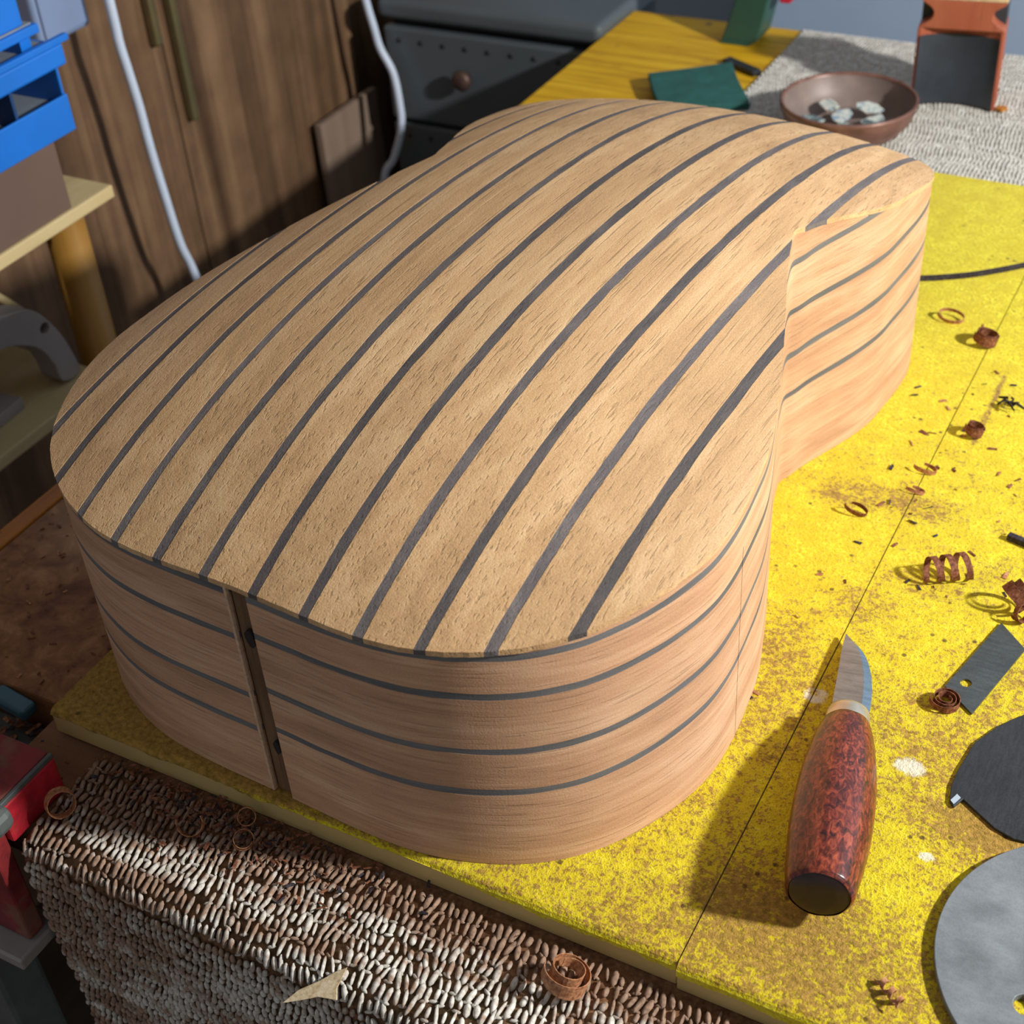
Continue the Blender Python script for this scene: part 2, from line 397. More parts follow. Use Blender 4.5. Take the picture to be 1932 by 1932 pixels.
for k in range(1, 62): bis((0, u0 + (u1 - u0) * k / 62 + 0.00017, 0), (0, 1, 0))
groups = {}
for f in bm.faces:
    x = f.calc_center_median().x; k = round((x - GV0) / GS + 6.5); d = x - ((k - 6.5) * GS + GV0)
    key = ('s', k) if abs(d) < SW / 2 and 1 <= k <= 12 else ('p', math.floor((x - GV0) / GS + 6.5))
    groups.setdefault(key, []).append(f)
def wav(v, u):
    k = round((v - GV0) / GS + 6.5); d = abs(v - ((k - 6.5) * GS + GV0))
    wgt = max(0, 1 - abs(d - SW / 2) / 0.004)
    s = 1 if v > (k - 6.5) * GS + GV0 else -1
    return wgt * (0.00055 * noise.noise((u * 26, k * 3.7, s)) + 0.0003 * noise.noise((u * 95, k * 5.1, s * 3)))
tops = {}
for key in sorted(groups):
    fs_ = groups[key]; idx = {}; vs = []; fc = []
    for f in fs_:
        for v in f.verts:
            if v not in idx: idx[v] = len(idx); vs.append(v)
    n = len(vs); low = 0.0002 if key[0] == 's' else 0.0
    P = []
    for v in vs: x, y = v.co.x + wav(v.co.x, v.co.y), v.co.y; P.append((x, y, gz(x, y) - low + 0.00012 * noise.noise((x * 180, y * 60, 3))))
    P += [(p[0], p[1], p[2] - PT + low) for p in P[:n]]
    ec = {}
    for f in fs_:
        ids = [idx[v] for v in f.verts]; fc.append(tuple(ids)); fc.append(tuple(i + n for i in reversed(ids)))
        for a, b in zip(ids, ids[1:] + ids[:1]): ec[(a, b)] = 1
    for (a, b) in ec:
        if (b, a) not in ec: fc.append((b, a, a + n, b + n))
    o = mesh_obj('inlay_strip' if key[0] == 's' else 'back_plank', P, fc, M['ebony'] if key[0] == 's' else M['back_wood'], guitar)
    if key[0] == 's': o['label'] = 'dark inlay strip between the tan planks'
bm.free()

# sides: bands and dark lines, one set for each half, bent round the outline
TS = 0.0030; SLOT = 0.0062
LN = {1: ((0.1464, 0.054), (0.1222, 0.026), (0.0842, 0.040), (0.0550, 0.036)), -1: ((0.1464, 0.052), (0.1158, 0.03), (0.0740, 0.04), (0.0485, 0.036))}
LW = 0.0043
iTop = max(range(NO), key=lambda i: (OUT[i][1] - 4 * abs(OUT[i][0])))
def side_path(sgn):
    pts = []
    if sgn > 0: seq = list(range(0, iTop + 1))
    else: seq = [i % NO for i in range(NO, iTop - 1, -1)]
    P = [Vector((OUT[i][0], OUT[i][1])) for i in seq]; N = [onrm(i) for i in seq]
    # start at the slot's edge
    k = next(i for i in range(len(P)) if sgn * P[i].x > SLOT)
    t = (SLOT - sgn * P[k - 1].x) / (sgn * P[k].x - sgn * P[k - 1].x)
    P = [P[k - 1].lerp(P[k], t)] + P[k:]; N = [N[k]] + N[k:]
    return P, N
for sgn in (1, -1):
    P, N = side_path(sgn); s = [0]
    for i in range(1, len(P)): s.append(s[-1] + (P[i] - P[i - 1]).length)
    def zb(i, j):
        """boundary heights from the table up: 0..8"""
        top = gz(P[i].x, P[i].y) - PT - 0.0001
        if j == 0: return 0.0
        if j == 9: return top
        ln = LN[sgn][3 - (j - 1) // 2]; zc = ln[0] + ln[1] * P[i].y + 0.0006 * noise.noise((s[i] * 14, j // 2 * 4.0, sgn))
        wv = 0.0004 * noise.noise((s[i] * 60, j * 2.3, sgn + 4))
        return min(top, zc + (LW / 2 if (j - 1) % 2 else -LW / 2) + wv)
    for j in range(9):
        vs = []; fs = []; uv = []; line = j % 2 == 1
        runs = []; cur = []
        for i in range(len(P)):
            if zb(i, j + 1) - zb(i, j) > 0.0002: cur.append(i)
            else:
                if len(cur) > 1: runs.append(cur)
                cur = []
        if len(cur) > 1: runs.append(cur)
        for run in runs:
            b0 = len(vs)
            for i in run:
                z0, z1 = zb(i, j), zb(i, j + 1); off = -0.0001 if line else 0.0
                o_ = P[i] + N[i] * off; q_ = P[i] - N[i] * TS
                for (p, z) in ((o_, z0), (o_, z1), (q_, z1), (q_, z0)): vs.append((p.x, p.y, z)); uv.append((s[i] + 0.3 * sgn, z))
            m = len(run)
            for k in range(m - 1):
                a = b0 + 4 * k
                for q in range(4): fs.append((a + q, a + 4 + q, a + 4 + (q + 1) % 4, a + (q + 1) % 4))
            fs.append((b0, b0 + 1, b0 + 2, b0 + 3)); e = b0 + 4 * (m - 1); fs.append((e + 3, e + 2, e + 1, e))
        if vs:
            o = fix_normals(mesh_obj('side_line' if line else 'side_band', vs, fs, M['ebony_side'] if line else M['side_wood'], guitar, False, None, None, None, uv))
            if line: o['label'] = 'thin dark line let into the side'
    # light on the cut edge, painted pale along the open tail slot, on the left-hand side only
    if sgn < 0:
        e0 = P[0]; zt = gz(e0.x, e0.y) - PT - 0.0006
        box('slot_edge', (e0.x - 0.0012, e0.y - 0.0006, 0.0006), (e0.x + 0.0005, e0.y + 0.0016, zt), M['lit_edge'], guitar, 0.0002)['label'] = 'sliver painted pale as the lit edge of the open tail slot'
ks = min(range(NO), key=lambda i: (OUT[i][0] - 0.1975) ** 2 + (OUT[i][1] - 0.155) ** 2)
n2 = onrm(ks); q = Vector((OUT[ks][0], OUT[ks][1])); tt = Vector((-n2.y, n2.x)) * 0.00022
v4 = [q - tt + n2 * 0.00005, q + tt + n2 * 0.00005, q + tt - n2 * 0.001, q - tt - n2 * 0.001]; zs_ = gz(q.x, q.y) - 0.030
mesh_obj('side_seam', [(p.x, p.y, 0.0005) for p in v4] + [(p.x, p.y, zs_) for p in v4], [(3, 2, 1, 0), (4, 5, 6, 7), (0, 1, 5, 4), (1, 2, 6, 5), (2, 3, 7, 6), (3, 0, 4, 7)], M['edge_dark'], guitar)['label'] = 'hairline joint in the side'
# tail block seen in the open slot, its two holes as dark patches of painted shade, neck block and soundboard inside
zt = gz(0, 0.005) - PT - 0.001
box('tail_block', (-0.045, TS + 0.0006, 0.001), (0.045, TS + 0.030, zt - 0.003), M['block_wood'], guitar, 0.0005)
tongue = box('slot_filler', (-SLOT + 0.0014, 0.0022, 0.001), (SLOT - 0.0002, TS + 0.0004, zt), M['block_wood'], guitar, 0.0003)
for (x, z, w_, h_) in ((0.0028, 0.119, 0.0052, 0.0095), (0.0036, 0.040, 0.0036, 0.0080)):
    pts = [(x + w_ * (0.6 + 0.12 * math.sin(5 * k)) * math.cos(k * math.pi / 5), z + h_ * (0.6 + 0.1 * math.cos(7 * k)) * math.sin(k * math.pi / 5)) for k in range(10)]
    prism('hole_shade_patch', pts, -0.0004, 0.0016, M['hole'], guitar, axis='y')['label'] = 'dark patch painted as the shade of a gouged hole at the slot'
box('neck_block', (-0.04, 0.535, 0.004), (0.04, 0.573, 0.120), M['block_wood'], guitar, 0.0005)
prism('soundboard', [(OUT[i][0] - onrm(i).x * 0.0036, OUT[i][1] - onrm(i).y * 0.0036) for i in range(0, NO, 3)], 0.0002, 0.0030, M['back_wood'], guitar)

# ------------------------------------------------------------------ woven cloth under the boards
def cloth_material(name, cdark, cmid, clight, dust):
    t = NT(name); p = t.pos(); n = t.noise(p, 420, 3, 0.6); m = t.noise(p, 34, 5, 0.65)
    n2 = t.noise(p, 150, 2, 0.6); n = t.math('ADD', t.math('MULTIPLY', n, 0.5), t.math('MULTIPLY', n2, 0.5))
    col = t.ramp(n, [(0.34, cdark), (0.5, cmid), (0.64, clight)])
    x = t.sep(p)
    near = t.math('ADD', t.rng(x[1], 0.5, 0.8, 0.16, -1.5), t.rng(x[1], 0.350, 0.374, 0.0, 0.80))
    near = t.math('ADD', near, t.math('MULTIPLY', t.math('SUBTRACT', t.noise(t.map(p, (5, 120, 60)), 1, 2, 0.5), 0.5), 0.8))
    left = t.rng(x[0], -0.50, -0.28, 0.16, 0.0)
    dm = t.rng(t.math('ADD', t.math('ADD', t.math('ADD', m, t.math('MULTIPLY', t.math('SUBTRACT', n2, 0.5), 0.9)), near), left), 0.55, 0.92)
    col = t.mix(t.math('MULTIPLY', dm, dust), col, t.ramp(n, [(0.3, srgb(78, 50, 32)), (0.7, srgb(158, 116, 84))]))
    return t.done(col, 0.95, 0, t.bump(n, 0.0008, 0.5), 0.1)
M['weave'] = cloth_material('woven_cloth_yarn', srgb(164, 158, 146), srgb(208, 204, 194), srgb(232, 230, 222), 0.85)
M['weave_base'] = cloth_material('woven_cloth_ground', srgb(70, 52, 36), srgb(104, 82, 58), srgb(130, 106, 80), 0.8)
M['weave_back'] = cloth_material('clean_cloth_ground', srgb(160, 152, 138), srgb(184, 178, 164), srgb(200, 195, 184), 0.4)
cloth = thing('woven_cloth', 'coarse grey woven cloth draped over the bench front below the boards', 'cloth', (-0.15, 0.60, T - 0.020))
cl = cloth.location.copy()
FB = 0.325; CR = 0.012; Z0 = T - 0.0203
def drape(s):
    """s = distance towards the viewer from b=.40 ; returns (b, z, tangent)"""
    L1 = 0.40 - FB
    if s <= L1: return 0.40 - s, Z0, (-1, 0)
    q = (s - L1) / CR
    if q < math.pi / 2: return FB - CR * math.sin(q), Z0 - CR * (1 - math.cos(q)), (-math.cos(q), -math.sin(q))
    return FB - CR - 0.0015 * math.sin((s - L1) * 30), Z0 - CR - (s - L1 - CR * math.pi / 2), (0, -1)
vs = []; fs = []; ns = 44; A0, A1 = -0.524, 0.30
Ss = [0.30 * i / ns for i in range(ns + 1)]
Ss = [-0.02] + Ss
for s in Ss:
    b, z, tg = drape(max(s, 0)); b = b - min(s, 0)
    nx = Vector((0, tg[1], -tg[0]))
    for a in (A0, A1):
        for off in (0.0, 0.0012):
            vs.append((a - cl.x, b + nx.y * off - cl.y, z + nx.z * off - cl.z))
for i in range(len(Ss) - 1):
    q = 4 * i
    for (j, k) in ((0, 1), (1, 3), (3, 2), (2, 0)): fs.append((q + j, q + k, q + 4 + k, q + 4 + j))
fs += [(0, 1, 3, 2), tuple(4 * (len(Ss) - 1) + k for k in (2, 3, 1, 0))]
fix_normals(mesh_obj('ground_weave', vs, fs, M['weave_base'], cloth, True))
# the same runner shows again behind the boards
box('ground_weave', (-0.522 - cl.x, 1.255 - cl.y, T - 0.0204 - cl.z), (0.30 - cl.x, 1.606 - cl.y, T - 0.0192 - cl.z), M['weave_back'], cloth)
def yarn(spots, name):
    # every visible stitch is a small fat loop; thousands of them, joined
    ring = [(math.cos(2 * math.pi * k / 6), math.sin(2 * math.pi * k / 6)) for k in range(6)]
    prof = [(-1.0, 0.30), (-0.62, 0.86), (0.0, 1.0), (0.62, 0.86), (1.0, 0.30)]
    vs = []; fs = []
    for (P, t, n, ln, wd, hg) in spots:
        s = t.cross(n).normalized(); b0 = len(vs)
        for (y, r) in prof:
            for (cx, cz) in ring: vs.append(P + t * (y * ln) + s * (cx * r * wd) + n * (cz * r * hg))
        for i in range(4):
            for k in range(6): fs.append((b0 + 6 * i + k, b0 + 6 * i + (k + 1) % 6, b0 + 6 * i + 6 + (k + 1) % 6, b0 + 6 * i + 6 + k))
        fs.append(tuple(b0 + k for k in range(5, -1, -1))); fs.append(tuple(b0 + 24 + k for k in range(6)))
    o = mesh_obj(name, vs, fs, M['weave'], cloth, True); tag(o, kind='stuff'); return o
sp = []
row = 0; s = 0.0245
while s < 0.29:
    b, z, tg = drape(s); t0 = Vector((0, tg[0], tg[1])); n0 = Vector((0, tg[1], -tg[0]))
    hang = z < Z0 - 0.012
    pitch = 0.0044 if not hang else 0.0042
    amax = 0.20 if not hang else -0.10
    a = A0 + 0.002 + (row % 2) * pitch / 2
    while a < amax:
        wv = 0.0009 * noise.noise((a * 40, s * 60, 1)); tl = 0.42 * noise.noise((a * 55, s * 45, 5)) + 0.16
        t = (t0 + Vector((tl + random.uniform(-0.25, 0.25), 0, 0))).normalized(); ln = (0.0046 if not hang else 0.0036) * random.uniform(0.55, 1.25)
        P = Vector((a + wv, b, z)) + t0 * random.uniform(-0.0012, 0.0012) + n0 * (0.0026 + 0.0009 * noise.noise((a * 90, s * 90, 8)))
        sp.append((P - cl, t, n0, ln, 0.00150 * random.uniform(0.6, 1.3), 0.0018))
        if not hang and random.random() < 0.45: sp.append((P - cl + t0 * 0.0038 - n0 * 0.0004, (Vector((1, 0, 0)) + t0 * random.uniform(-0.6, 0.6)).normalized(), n0, 0.0024, 0.0010, 0.0011))
        a += pitch * random.uniform(0.85, 1.15)
    # cross thread
    row += 1; s += 0.0078 if not hang else 0.0066
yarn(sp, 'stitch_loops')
sp = []; b = 1.268; row = 0
while b < 1.603:
    a = -0.519 + (row % 2) * 0.0026
    while a < 0.06:
        tl = 0.4 * noise.noise((a * 55, b * 45, 5)) + 0.1
        t = Vector((tl, -1, 0)).normalized()
        sp.append((Vector((a, b, Z0 + 0.0030 + 0.0004 * noise.noise((a * 90, b * 90, 8)))) - cl, t, Vector((0, 0, 1)), 0.0032 * random.uniform(0.8, 1.15), 0.0016 * random.uniform(0.8, 1.2), 0.0013)); a += 0.0040 * random.uniform(0.9, 1.1)
    row += 1; b += 0.0052
yarn(sp, 'stitch_loops')
CZ = T - 0.0155       # top of the cloth

# ------------------------------------------------------------------ carving knife
def burl():
    t = NT('red_brown_burl'); c = t.coord(); n1 = t.noise(t.map(c, (1, 0.45, 1)), 330, 4, 0.65, 1.2); n2 = t.noise(t.map(c, (1, 0.3, 1)), 70, 4, 0.6, 0.6)
    col = t.ramp(n1, [(0.34, srgb(36, 16, 14)), (0.48, srgb(92, 36, 24)), (0.60, srgb(136, 60, 38)), (0.74, srgb(168, 86, 56))])
    col = t.mix(t.rng(n2, 0.52, 0.72), col, srgb(62, 24, 18))
    return t.done(col, 0.30, 0, t.bump(n1, 0.0005, 0.15), 0.5)
M['burl'] = burl(); M['butt'] = mat_plain('dark_end_grain', srgb(40, 22, 20), 0.25, 0, 0.4, 300)
def steel(name, col, rough, metal=1.0, sc_=60, aniso=(1, 6, 1)):
    t = NT(name); c = t.coord(); n = t.noise(t.map(c, aniso), sc_, 5, 0.65); f = t.noise(c, 900, 2, 0.6); sm = t.noise(c, 24, 4, 0.6)
    dk = tuple(x * 0.68 for x in col[:3]) + (1,); lt = tuple(min(1, x * 1.25) for x in col[:3]) + (1,)
    k = t.ramp(t.math('ADD', t.math('MULTIPLY', n, 0.6), t.math('MULTIPLY', sm, 0.4)), [(0.35, dk), (0.65, lt)])
    return t.done(k, t.rng(f, 0.3, 0.7, rough * 0.8, rough * 1.25), metal, t.bump(f, 0.0003, 0.1))
M['blade'] = steel('blade_steel', srgb(166, 158, 148), 0.42, 0.85); M['bevel'] = steel('bevel_steel', srgb(176, 190, 196), 0.25)
M['ferrule'] = mat_plain('silvery_ferrule', srgb(196, 186, 168), 0.32, 0.75, 0.2, 90)
kn = thing('carving_knife', 'short carving knife with red-brown burl handle lying on yellow felt', 'knife', (-0.107, 0.4335, T), R_(11.6))
kt = R_(-6.0); zc = 0.0258
def ktr(x, y, z):      # tilt about the barrel's belly
    return (x, 0.0 + y * math.cos(kt) - z * math.sin(kt), zc + y * math.sin(kt) + z * math.cos(kt))
prof = [(0.0, 0.0150), (0.0012, 0.0160), (0.004, 0.0170), (0.02, 0.0190), (0.04, 0.0205), (0.06, 0.0207), (0.08, 0.0199), (0.10, 0.0178), (0.115, 0.0154), (0.125, 0.0130)]
pp = catmull([(a_, b_, 0) for a_, b_ in prof], 4); n = 40; vs = []; fs = []
for q in pp:
    for k in range(n):
        a = 2 * math.pi * k / n; r = q.y * (1 + 0.012 * math.cos(7 * a)); vs.append(ktr(r * math.cos(a), q.x, r * 0.95 * math.sin(a)))
for i in range(len(pp) - 1):
    for k in range(n): fs.append((i * n + k, i * n + (k + 1) % n, (i + 1) * n + (k + 1) % n, (i + 1) * n + k))
fs.append(tuple((len(pp) - 1) * n + k for k in range(n)))
fix_normals(mesh_obj('handle', vs, fs, M['burl'], kn, True))
vs = [ktr(0, -0.0007, 0)]; fs = []
for j, (rr, y) in enumerate(((0.5, -0.0006), (0.9, -0.0002), (1.0, 0.0004))):
    for k in range(n): a = 2 * math.pi * k / n; vs.append(ktr(0.0147 * rr * math.cos(a), y, 0.0140 * rr * math.sin(a)))
for k in range(n): fs.append((0, 1 + k, 1 + (k + 1) % n))
for j in range(2):
    for k in range(n): fs.append((1 + j * n + k, 1 + j * n + (k + 1) % n, 1 + (j + 1) * n + (k + 1) % n, 1 + (j + 1) * n + k))
fix_normals(mesh_obj('butt_cap', vs, fs, M['butt'], kn, True))['label'] = 'dark polished butt end'
vs = []; fs = []
for (y, r) in ((0.1245, 0.0124), (0.1262, 0.0126), (0.1350, 0.0117), (0.1368, 0.0112), (0.1372, 0.004)):
    for k in range(n): a = 2 * math.pi * k / n; vs.append(ktr(r * math.cos(a), y, 0.86 * r * math.sin(a)))
for i in range(4):
    for k in range(n): fs.append((i * n + k, i * n + (k + 1) % n, (i + 1) * n + (k + 1) % n, (i + 1) * n + k))
fix_normals(mesh_obj('ferrule', vs, fs, M['ferrule'], kn, True))['label'] = 'silvery ferrule between handle and blade'
sp_ = [(-0.0098, 0.136), (-0.0096, 0.155), (-0.0096, 0.175), (-0.0096, 0.195), (-0.0090, 0.2075)]
ed_ = [(0.0108, 0.136), (0.0110, 0.152), (0.0090, 0.172), (0.0036, 0.191), (-0.0084, 0.2082)]
S_ = catmull([(a_, b_, 0) for a_, b_ in sp_], 6); E_ = catmull([(a_, b_, 0) for a_, b_ in ed_], 6)
def bladestrip(name, f0, f1, z0, z1, mat):
    vs = []; fs = []; m = len(S_)
    for i in range(m):
        L = S_[i].lerp(E_[i], f0); Rr = S_[i].lerp(E_[i], f1); tp = 1 - 0.6 * i / m
        for (p, z) in ((L, z0 * tp), (Rr, z1 * tp), (Rr, -z1 * tp), (L, -z0 * tp)): vs.append(ktr(p.x, p.y, z))
    for i in range(m - 1):
        for q in range(4): fs.append((4 * i + q, 4 * i + (q + 1) % 4, 4 * i + 4 + (q + 1) % 4, 4 * i + 4 + q))
    fs.append((3, 2, 1, 0)); fs.append(tuple(4 * (m - 1) + k for k in range(4)))
    return fix_normals(mesh_obj(name, vs, fs, mat, kn))
bladestrip('blade', 0.0, 0.76, 0.0016, 0.0013, M['blade']); bladestrip('cutting_bevel', 0.761, 1.0, 0.0013, 0.0001, M['bevel'])

# ------------------------------------------------------------------ steel scrapers
M['tip_glint'] = mat_plain('painted_glint', srgb(206, 222, 232), 0.3, 0.5, 0.1, 90)
M['scraper'] = steel('dull_scraper_steel', srgb(88, 94, 94), 0.5, 0.6); M['scraper_dark'] = steel('blackened_steel', srgb(58, 60, 62), 0.45, 0.4, 120, (5, 1, 1)); M['scraper_pale'] = steel('bright_scraper_steel', srgb(128, 134, 138), 0.6, 0.35, 46, (1, 1.6, 1))
o = prism('steel_scraper', [(-0.094 + 0.0775, 0.619 - 0.6425), (-0.075 + 0.0775, 0.604 - 0.6425), (-0.0603 + 0.0775, 0.6672 - 0.6425), (-0.078 + 0.0775, 0.684 - 0.6425)][::1], 0.0004, 0.0017, M['scraper'], None, 0, (-0.0775, 0.6425, T), None, [circle(-0.084 + 0.0775, 0.6262 - 0.6425, 0.0033)])
tag(o, 'small rectangular steel scraper with a hole at one end', 'scraper')
dk = [(-0.028, 0.527), (-0.034, 0.5262), (-0.044, 0.529), (-0.056, 0.5365), (-0.0635, 0.5412), (-0.0665, 0.534), (-0.0695, 0.537), (-0.0715, 0.548), (-0.0712, 0.560), (-0.0682, 0.583), (-0.060, 0.600), (-0.049, 0.615), (-0.030, 0.626), (-0.006, 0.628), (0.016, 0.616), (0.026, 0.592), (0.020, 0.564), (0.0, 0.540)]
cs = thing('curved_scraper', 'x', 'scraper', (-0.02, 0.57, T))
prism('plate', [(p[0] + 0.02, p[1] - 0.57) for p in dk], 0.0004, 0.0020, M['scraper_dark'], cs, 0.0004)
prism('glint_plate', [(-0.0470, -0.0345), (-0.0448, -0.0287), (-0.0472, -0.0270), (-0.0492, -0.0325)], 0.00205, 0.0024, M['tip_glint'], cs)['label'] = 'pale plate painted as the glint on the hooked corner'  # thin pale plate paints the glint on the hooked corner's facet
tag(cs, 'blackened curved steel scraper with a hooked corner beside the knife', 'scraper')
r_ = thing('round_scraper', 'large pale round steel scraper at the right front of the felt', 'scraper', (0.0235, 0.463, T + 0.0004))
prism('plate', circle(0, 0, 0.078, 96), 0, 0.0042, M['scraper_pale'], r_, 0.0004, None, None, [circle(-0.0300, -0.0318, 0.0056)])
# ------------------------------------------------------------------ wood shavings and offcuts
def shav_mat(name, a, b, c):
    t = NT(name); q = t.coord(); n = t.noise(q, 500, 3, 0.6); k = t.ramp(n, [(0.3, a), (0.5, b), (0.72, c)])
    return t.done(k, 0.7, 0, None, 0.3)
M['shaving'] = shav_mat('tan_shaving', srgb(120, 74, 48), srgb(170, 116, 80), srgb(204, 156, 116))
M['shaving_dark'] = shav_mat('brown_shaving', srgb(74, 40, 26), srgb(118, 70, 48), srgb(156, 104, 74))
M['shaving_black'] = shav_mat('black_shaving', srgb(26, 22, 26), srgb(48, 42, 48), srgb(78, 72, 80))
M['shaving_pale'] = shav_mat('pale_chip', srgb(172, 146, 108), srgb(206, 184, 148), srgb(228, 212, 182))
def ribbon(name, path, wdir, width, mat, parent=None, thick=0.00035, loc=None):
    P = [Vector(p) for p in path]; m = len(P); vs = []; fs = []
    W = wdir if isinstance(wdir, list) else [Vector(wdir)] * m
    for i in range(m):
        t = (P[min(i + 1, m - 1)] - P[max(i - 1, 0)]).normalized(); wv = (W[i] - t * W[i].dot(t)).normalized(); nn = t.cross(wv)
        f = width * (0.6 + 0.4 * min(1, 6 * min(i, m - 1 - i) / m)) / 2
        for (a, b) in ((-1, -1), (1, -1), (1, 1), (-1, 1)): vs.append(P[i] + wv * (a * f) + nn * (b * thick / 2))
    for i in range(m - 1):
        for q in range(4): fs.append((4 * i + q, 4 * i + (q + 1) % 4, 4 * i + 4 + (q + 1) % 4, 4 * i + 4 + q))
    fs.append((3, 2, 1, 0)); fs.append(tuple(4 * (m - 1) + k for k in range(4)))
    return fix_normals(mesh_obj(name, vs, fs, mat, parent, False, loc))
def curl(label, x, y, z, r0, r1, turns, width, axis, drift=0.0, mat='shaving_dark', group='curled wood shavings', squash=1.0, ph=0.0):
    """axis: unit vector of the roll; the roll rests on z"""
    ax = Vector(axis).normalized(); ref = Vector((0, 0, 1)) if abs(ax.z) < 0.9 else Vector((0, 1, 0))
    e1 = ax.cross(ref).normalized(); e2 = ax.cross(e1).normalized()
    n = int(26 * turns) + 2; pts = []
    for i in range(n):
        f = i / (n - 1); a = ph + f * turns * 2 * math.pi; r = r0 + (r1 - r0) * f
        pts.append(e1 * (r * math.cos(a)) + e2 * (r * squash * math.sin(a)) + ax * (drift * (f - 0.5)))
    lowest = min(p.z for p in pts) - width / 2 * math.sqrt(max(0, ax.z ** 2)) - 0.0002
    o = ribbon('wood_shaving', [p + Vector((0, 0, -lowest)) for p in pts], ax, width, M[mat], None, 0.0004, (x, y, z))
    return tag(o, label, 'wood shaving', group)
V = (0.12, 0.1, 1)
curl('helical brown shaving like a spring above the small scraper', -0.1185, 0.712, T, 0.0078, 0.0088, 3.3, 0.0042, (0.86, 0.5, 0.05), 0.029)
curl('tight flat spiral shaving touching the small scraper', -0.0905, 0.6065, T + 0.0002, 0.0088, 0.0030, 2.7, 0.0050, (0.05, 0.02, 1))
curl('open oval shaving ring behind the others near the joint', -0.196, 1.013, T, 0.0105, 0.0095, 1.15, 0.0032, (0.1, -0.25, 1), 0.001, 'shaving', squash=0.62)
curl('cup shaped shaving lying on the joint between the boards', -0.163, 0.988, T, 0.0092, 0.0070, 1.9, 0.0080, (0.2, 0.15, 1), 0.002)
curl('small cup shaped shaving right of the joint, nearer the viewer', -0.141, 0.868, T, 0.0070, 0.0045, 2.0, 0.0066, (0.3, 0.2, 1), 0.002)
curl('brown shaving tangle at the right edge above the small scraper', -0.0735, 0.702, T, 0.0100, 0.0055, 2.2, 0.0070, (0.6, 0.4, 0.6), 0.010)
curl('loose reddish shaving loop at the right edge by the small scraper', -0.0685, 0.692, T, 0.0060, 0.0055, 1.4, 0.0034, (0.7, -0.5, 0.3), 0.004)
curl('half curled shaving beside the guitar waist on felt', -0.160, 0.814, T, 0.0080, 0.0070, 0.8, 0.0030, (0.2, 0.1, 1), 0.002, 'shaving', squash=0.5)
curl('short brown shaving with a pale tip near the stain', -0.159, 0.789, T, 0.0070, 0.0040, 0.9, 0.0026, (0.2, 0.3, 1), 0.002, 'shaving', squash=0.4)
curl('brown shaving curl left of the joint on the stain', -0.188, 0.752, T, 0.0085, 0.0060, 0.9, 0.0036, (0.3, -0.2, 1), 0.002, 'shaving_dark', squash=0.5)
curl('big curled tan shaving lying on the woven cloth', -0.207, 0.362, CZ - 0.001, 0.0125, 0.0060, 1.9, 0.0085, (0.25, 0.35, 1), 0.004, 'shaving', 'shavings on the woven cloth')
curl('double ring shaving by the red vise on cloth', -0.512, 0.337, CZ - 0.001, 0.0085, 0.0078, 2.2, 0.0050, (0.8, -0.45, 0.35), 0.006, 'shaving', 'shavings on the woven cloth')
curl('small ring shaving on cloth close to the board edge', -0.4125, 0.3765, CZ - 0.001, 0.0052, 0.0048, 1.6, 0.0032, (0.5, -0.5, 0.6), 0.003, 'shaving', 'shavings on the woven cloth')
curl('tiny loop shaving on cloth below the small ring', -0.405, 0.363, CZ - 0.001, 0.0060, 0.0050, 1.4, 0.0024, (0.4, -0.3, 0.8), 0.003, 'shaving', 'shavings on the woven cloth')
curl('bent tan shaving in the brown dust on cloth', -0.437, 0.360, CZ - 0.001, 0.0100, 0.0060, 0.6, 0.0034, (0.2, -0.6, 0.7), 0.003, 'shaving', 'shavings on the woven cloth')
curl('small twisted shaving on felt beside the round scraper', -0.0640, 0.4125, T, 0.0022, 0.0028, 3.0, 0.0026, (0.75, -0.6, 0.1), 0.018, 'shaving')
# spiky black shaving
bs = thing('black_shaving', 'spiky black shaving tangle on felt at the right edge', 'wood shaving', (-0.127, 0.911, T))
for k in range(7):
    a = k * 0.9 + 0.3; L = random.uniform(0.007, 0.012)
    ribbon('sliver', [(0.002 * math.cos(a * 2), 0.002 * math.sin(a * 2), 0.001 + 0.0007 * k), (L * 0.5 * math.cos(a), L * 0.5 * math.sin(a), 0.004 + 0.0005 * k), (L * math.cos(a + 0.5), L * math.sin(a + 0.5), 0.0022 + 0.0005 * (k % 3))], (0, 0, 1), 0.0026, M['shaving_black'], bs)
tag(box('ebony_stick', (0, -0.0022, 0), (0.07, 0.0022, 0.0040), M['shaving_black'], None, 0.0004, 2, (-0.0935, 0.7655, T + 0.0003), (0, 0, R_(-14))), 'short square black stick entering at the right edge', 'stick')
st = catmull([(-0.262, 1.052, 0), (-0.237, 1.062, 0), (-0.214, 1.074, 0), (-0.192, 1.089, 0), (-0.163, 1.115, 0), (-0.12, 1.158, 0), (-0.07, 1.20, 0)], 6)
tag(ribbon('ebony_strip', [p + Vector((0.17, -1.1, 0.0024)) for p in st], (0, 0, 1), 0.0042, M['shaving_black'], None, 0.0022, (-0.17, 1.1, T)), 'long thin black strip running from behind the guitar over the felt', 'strip')
pc = [(0.010, 0.010), (0.0085, -0.001), (0.0105, -0.0065), (0.0005, -0.0085), (-0.008, -0.0135), (-0.0165, -0.0180), (-0.0105, -0.0090), (-0.0010, -0.0005), (0.0050, 0.0060)]
tag(prism('wood_chip', pc, 0, 0.0011, M['shaving_pale'], None, 0.0002, (-0.3205, 0.3135, T - 0.0205), (R_(38), R_(4), R_(4))), 'pale pointed chip lying on the woven cloth', 'wood chip')
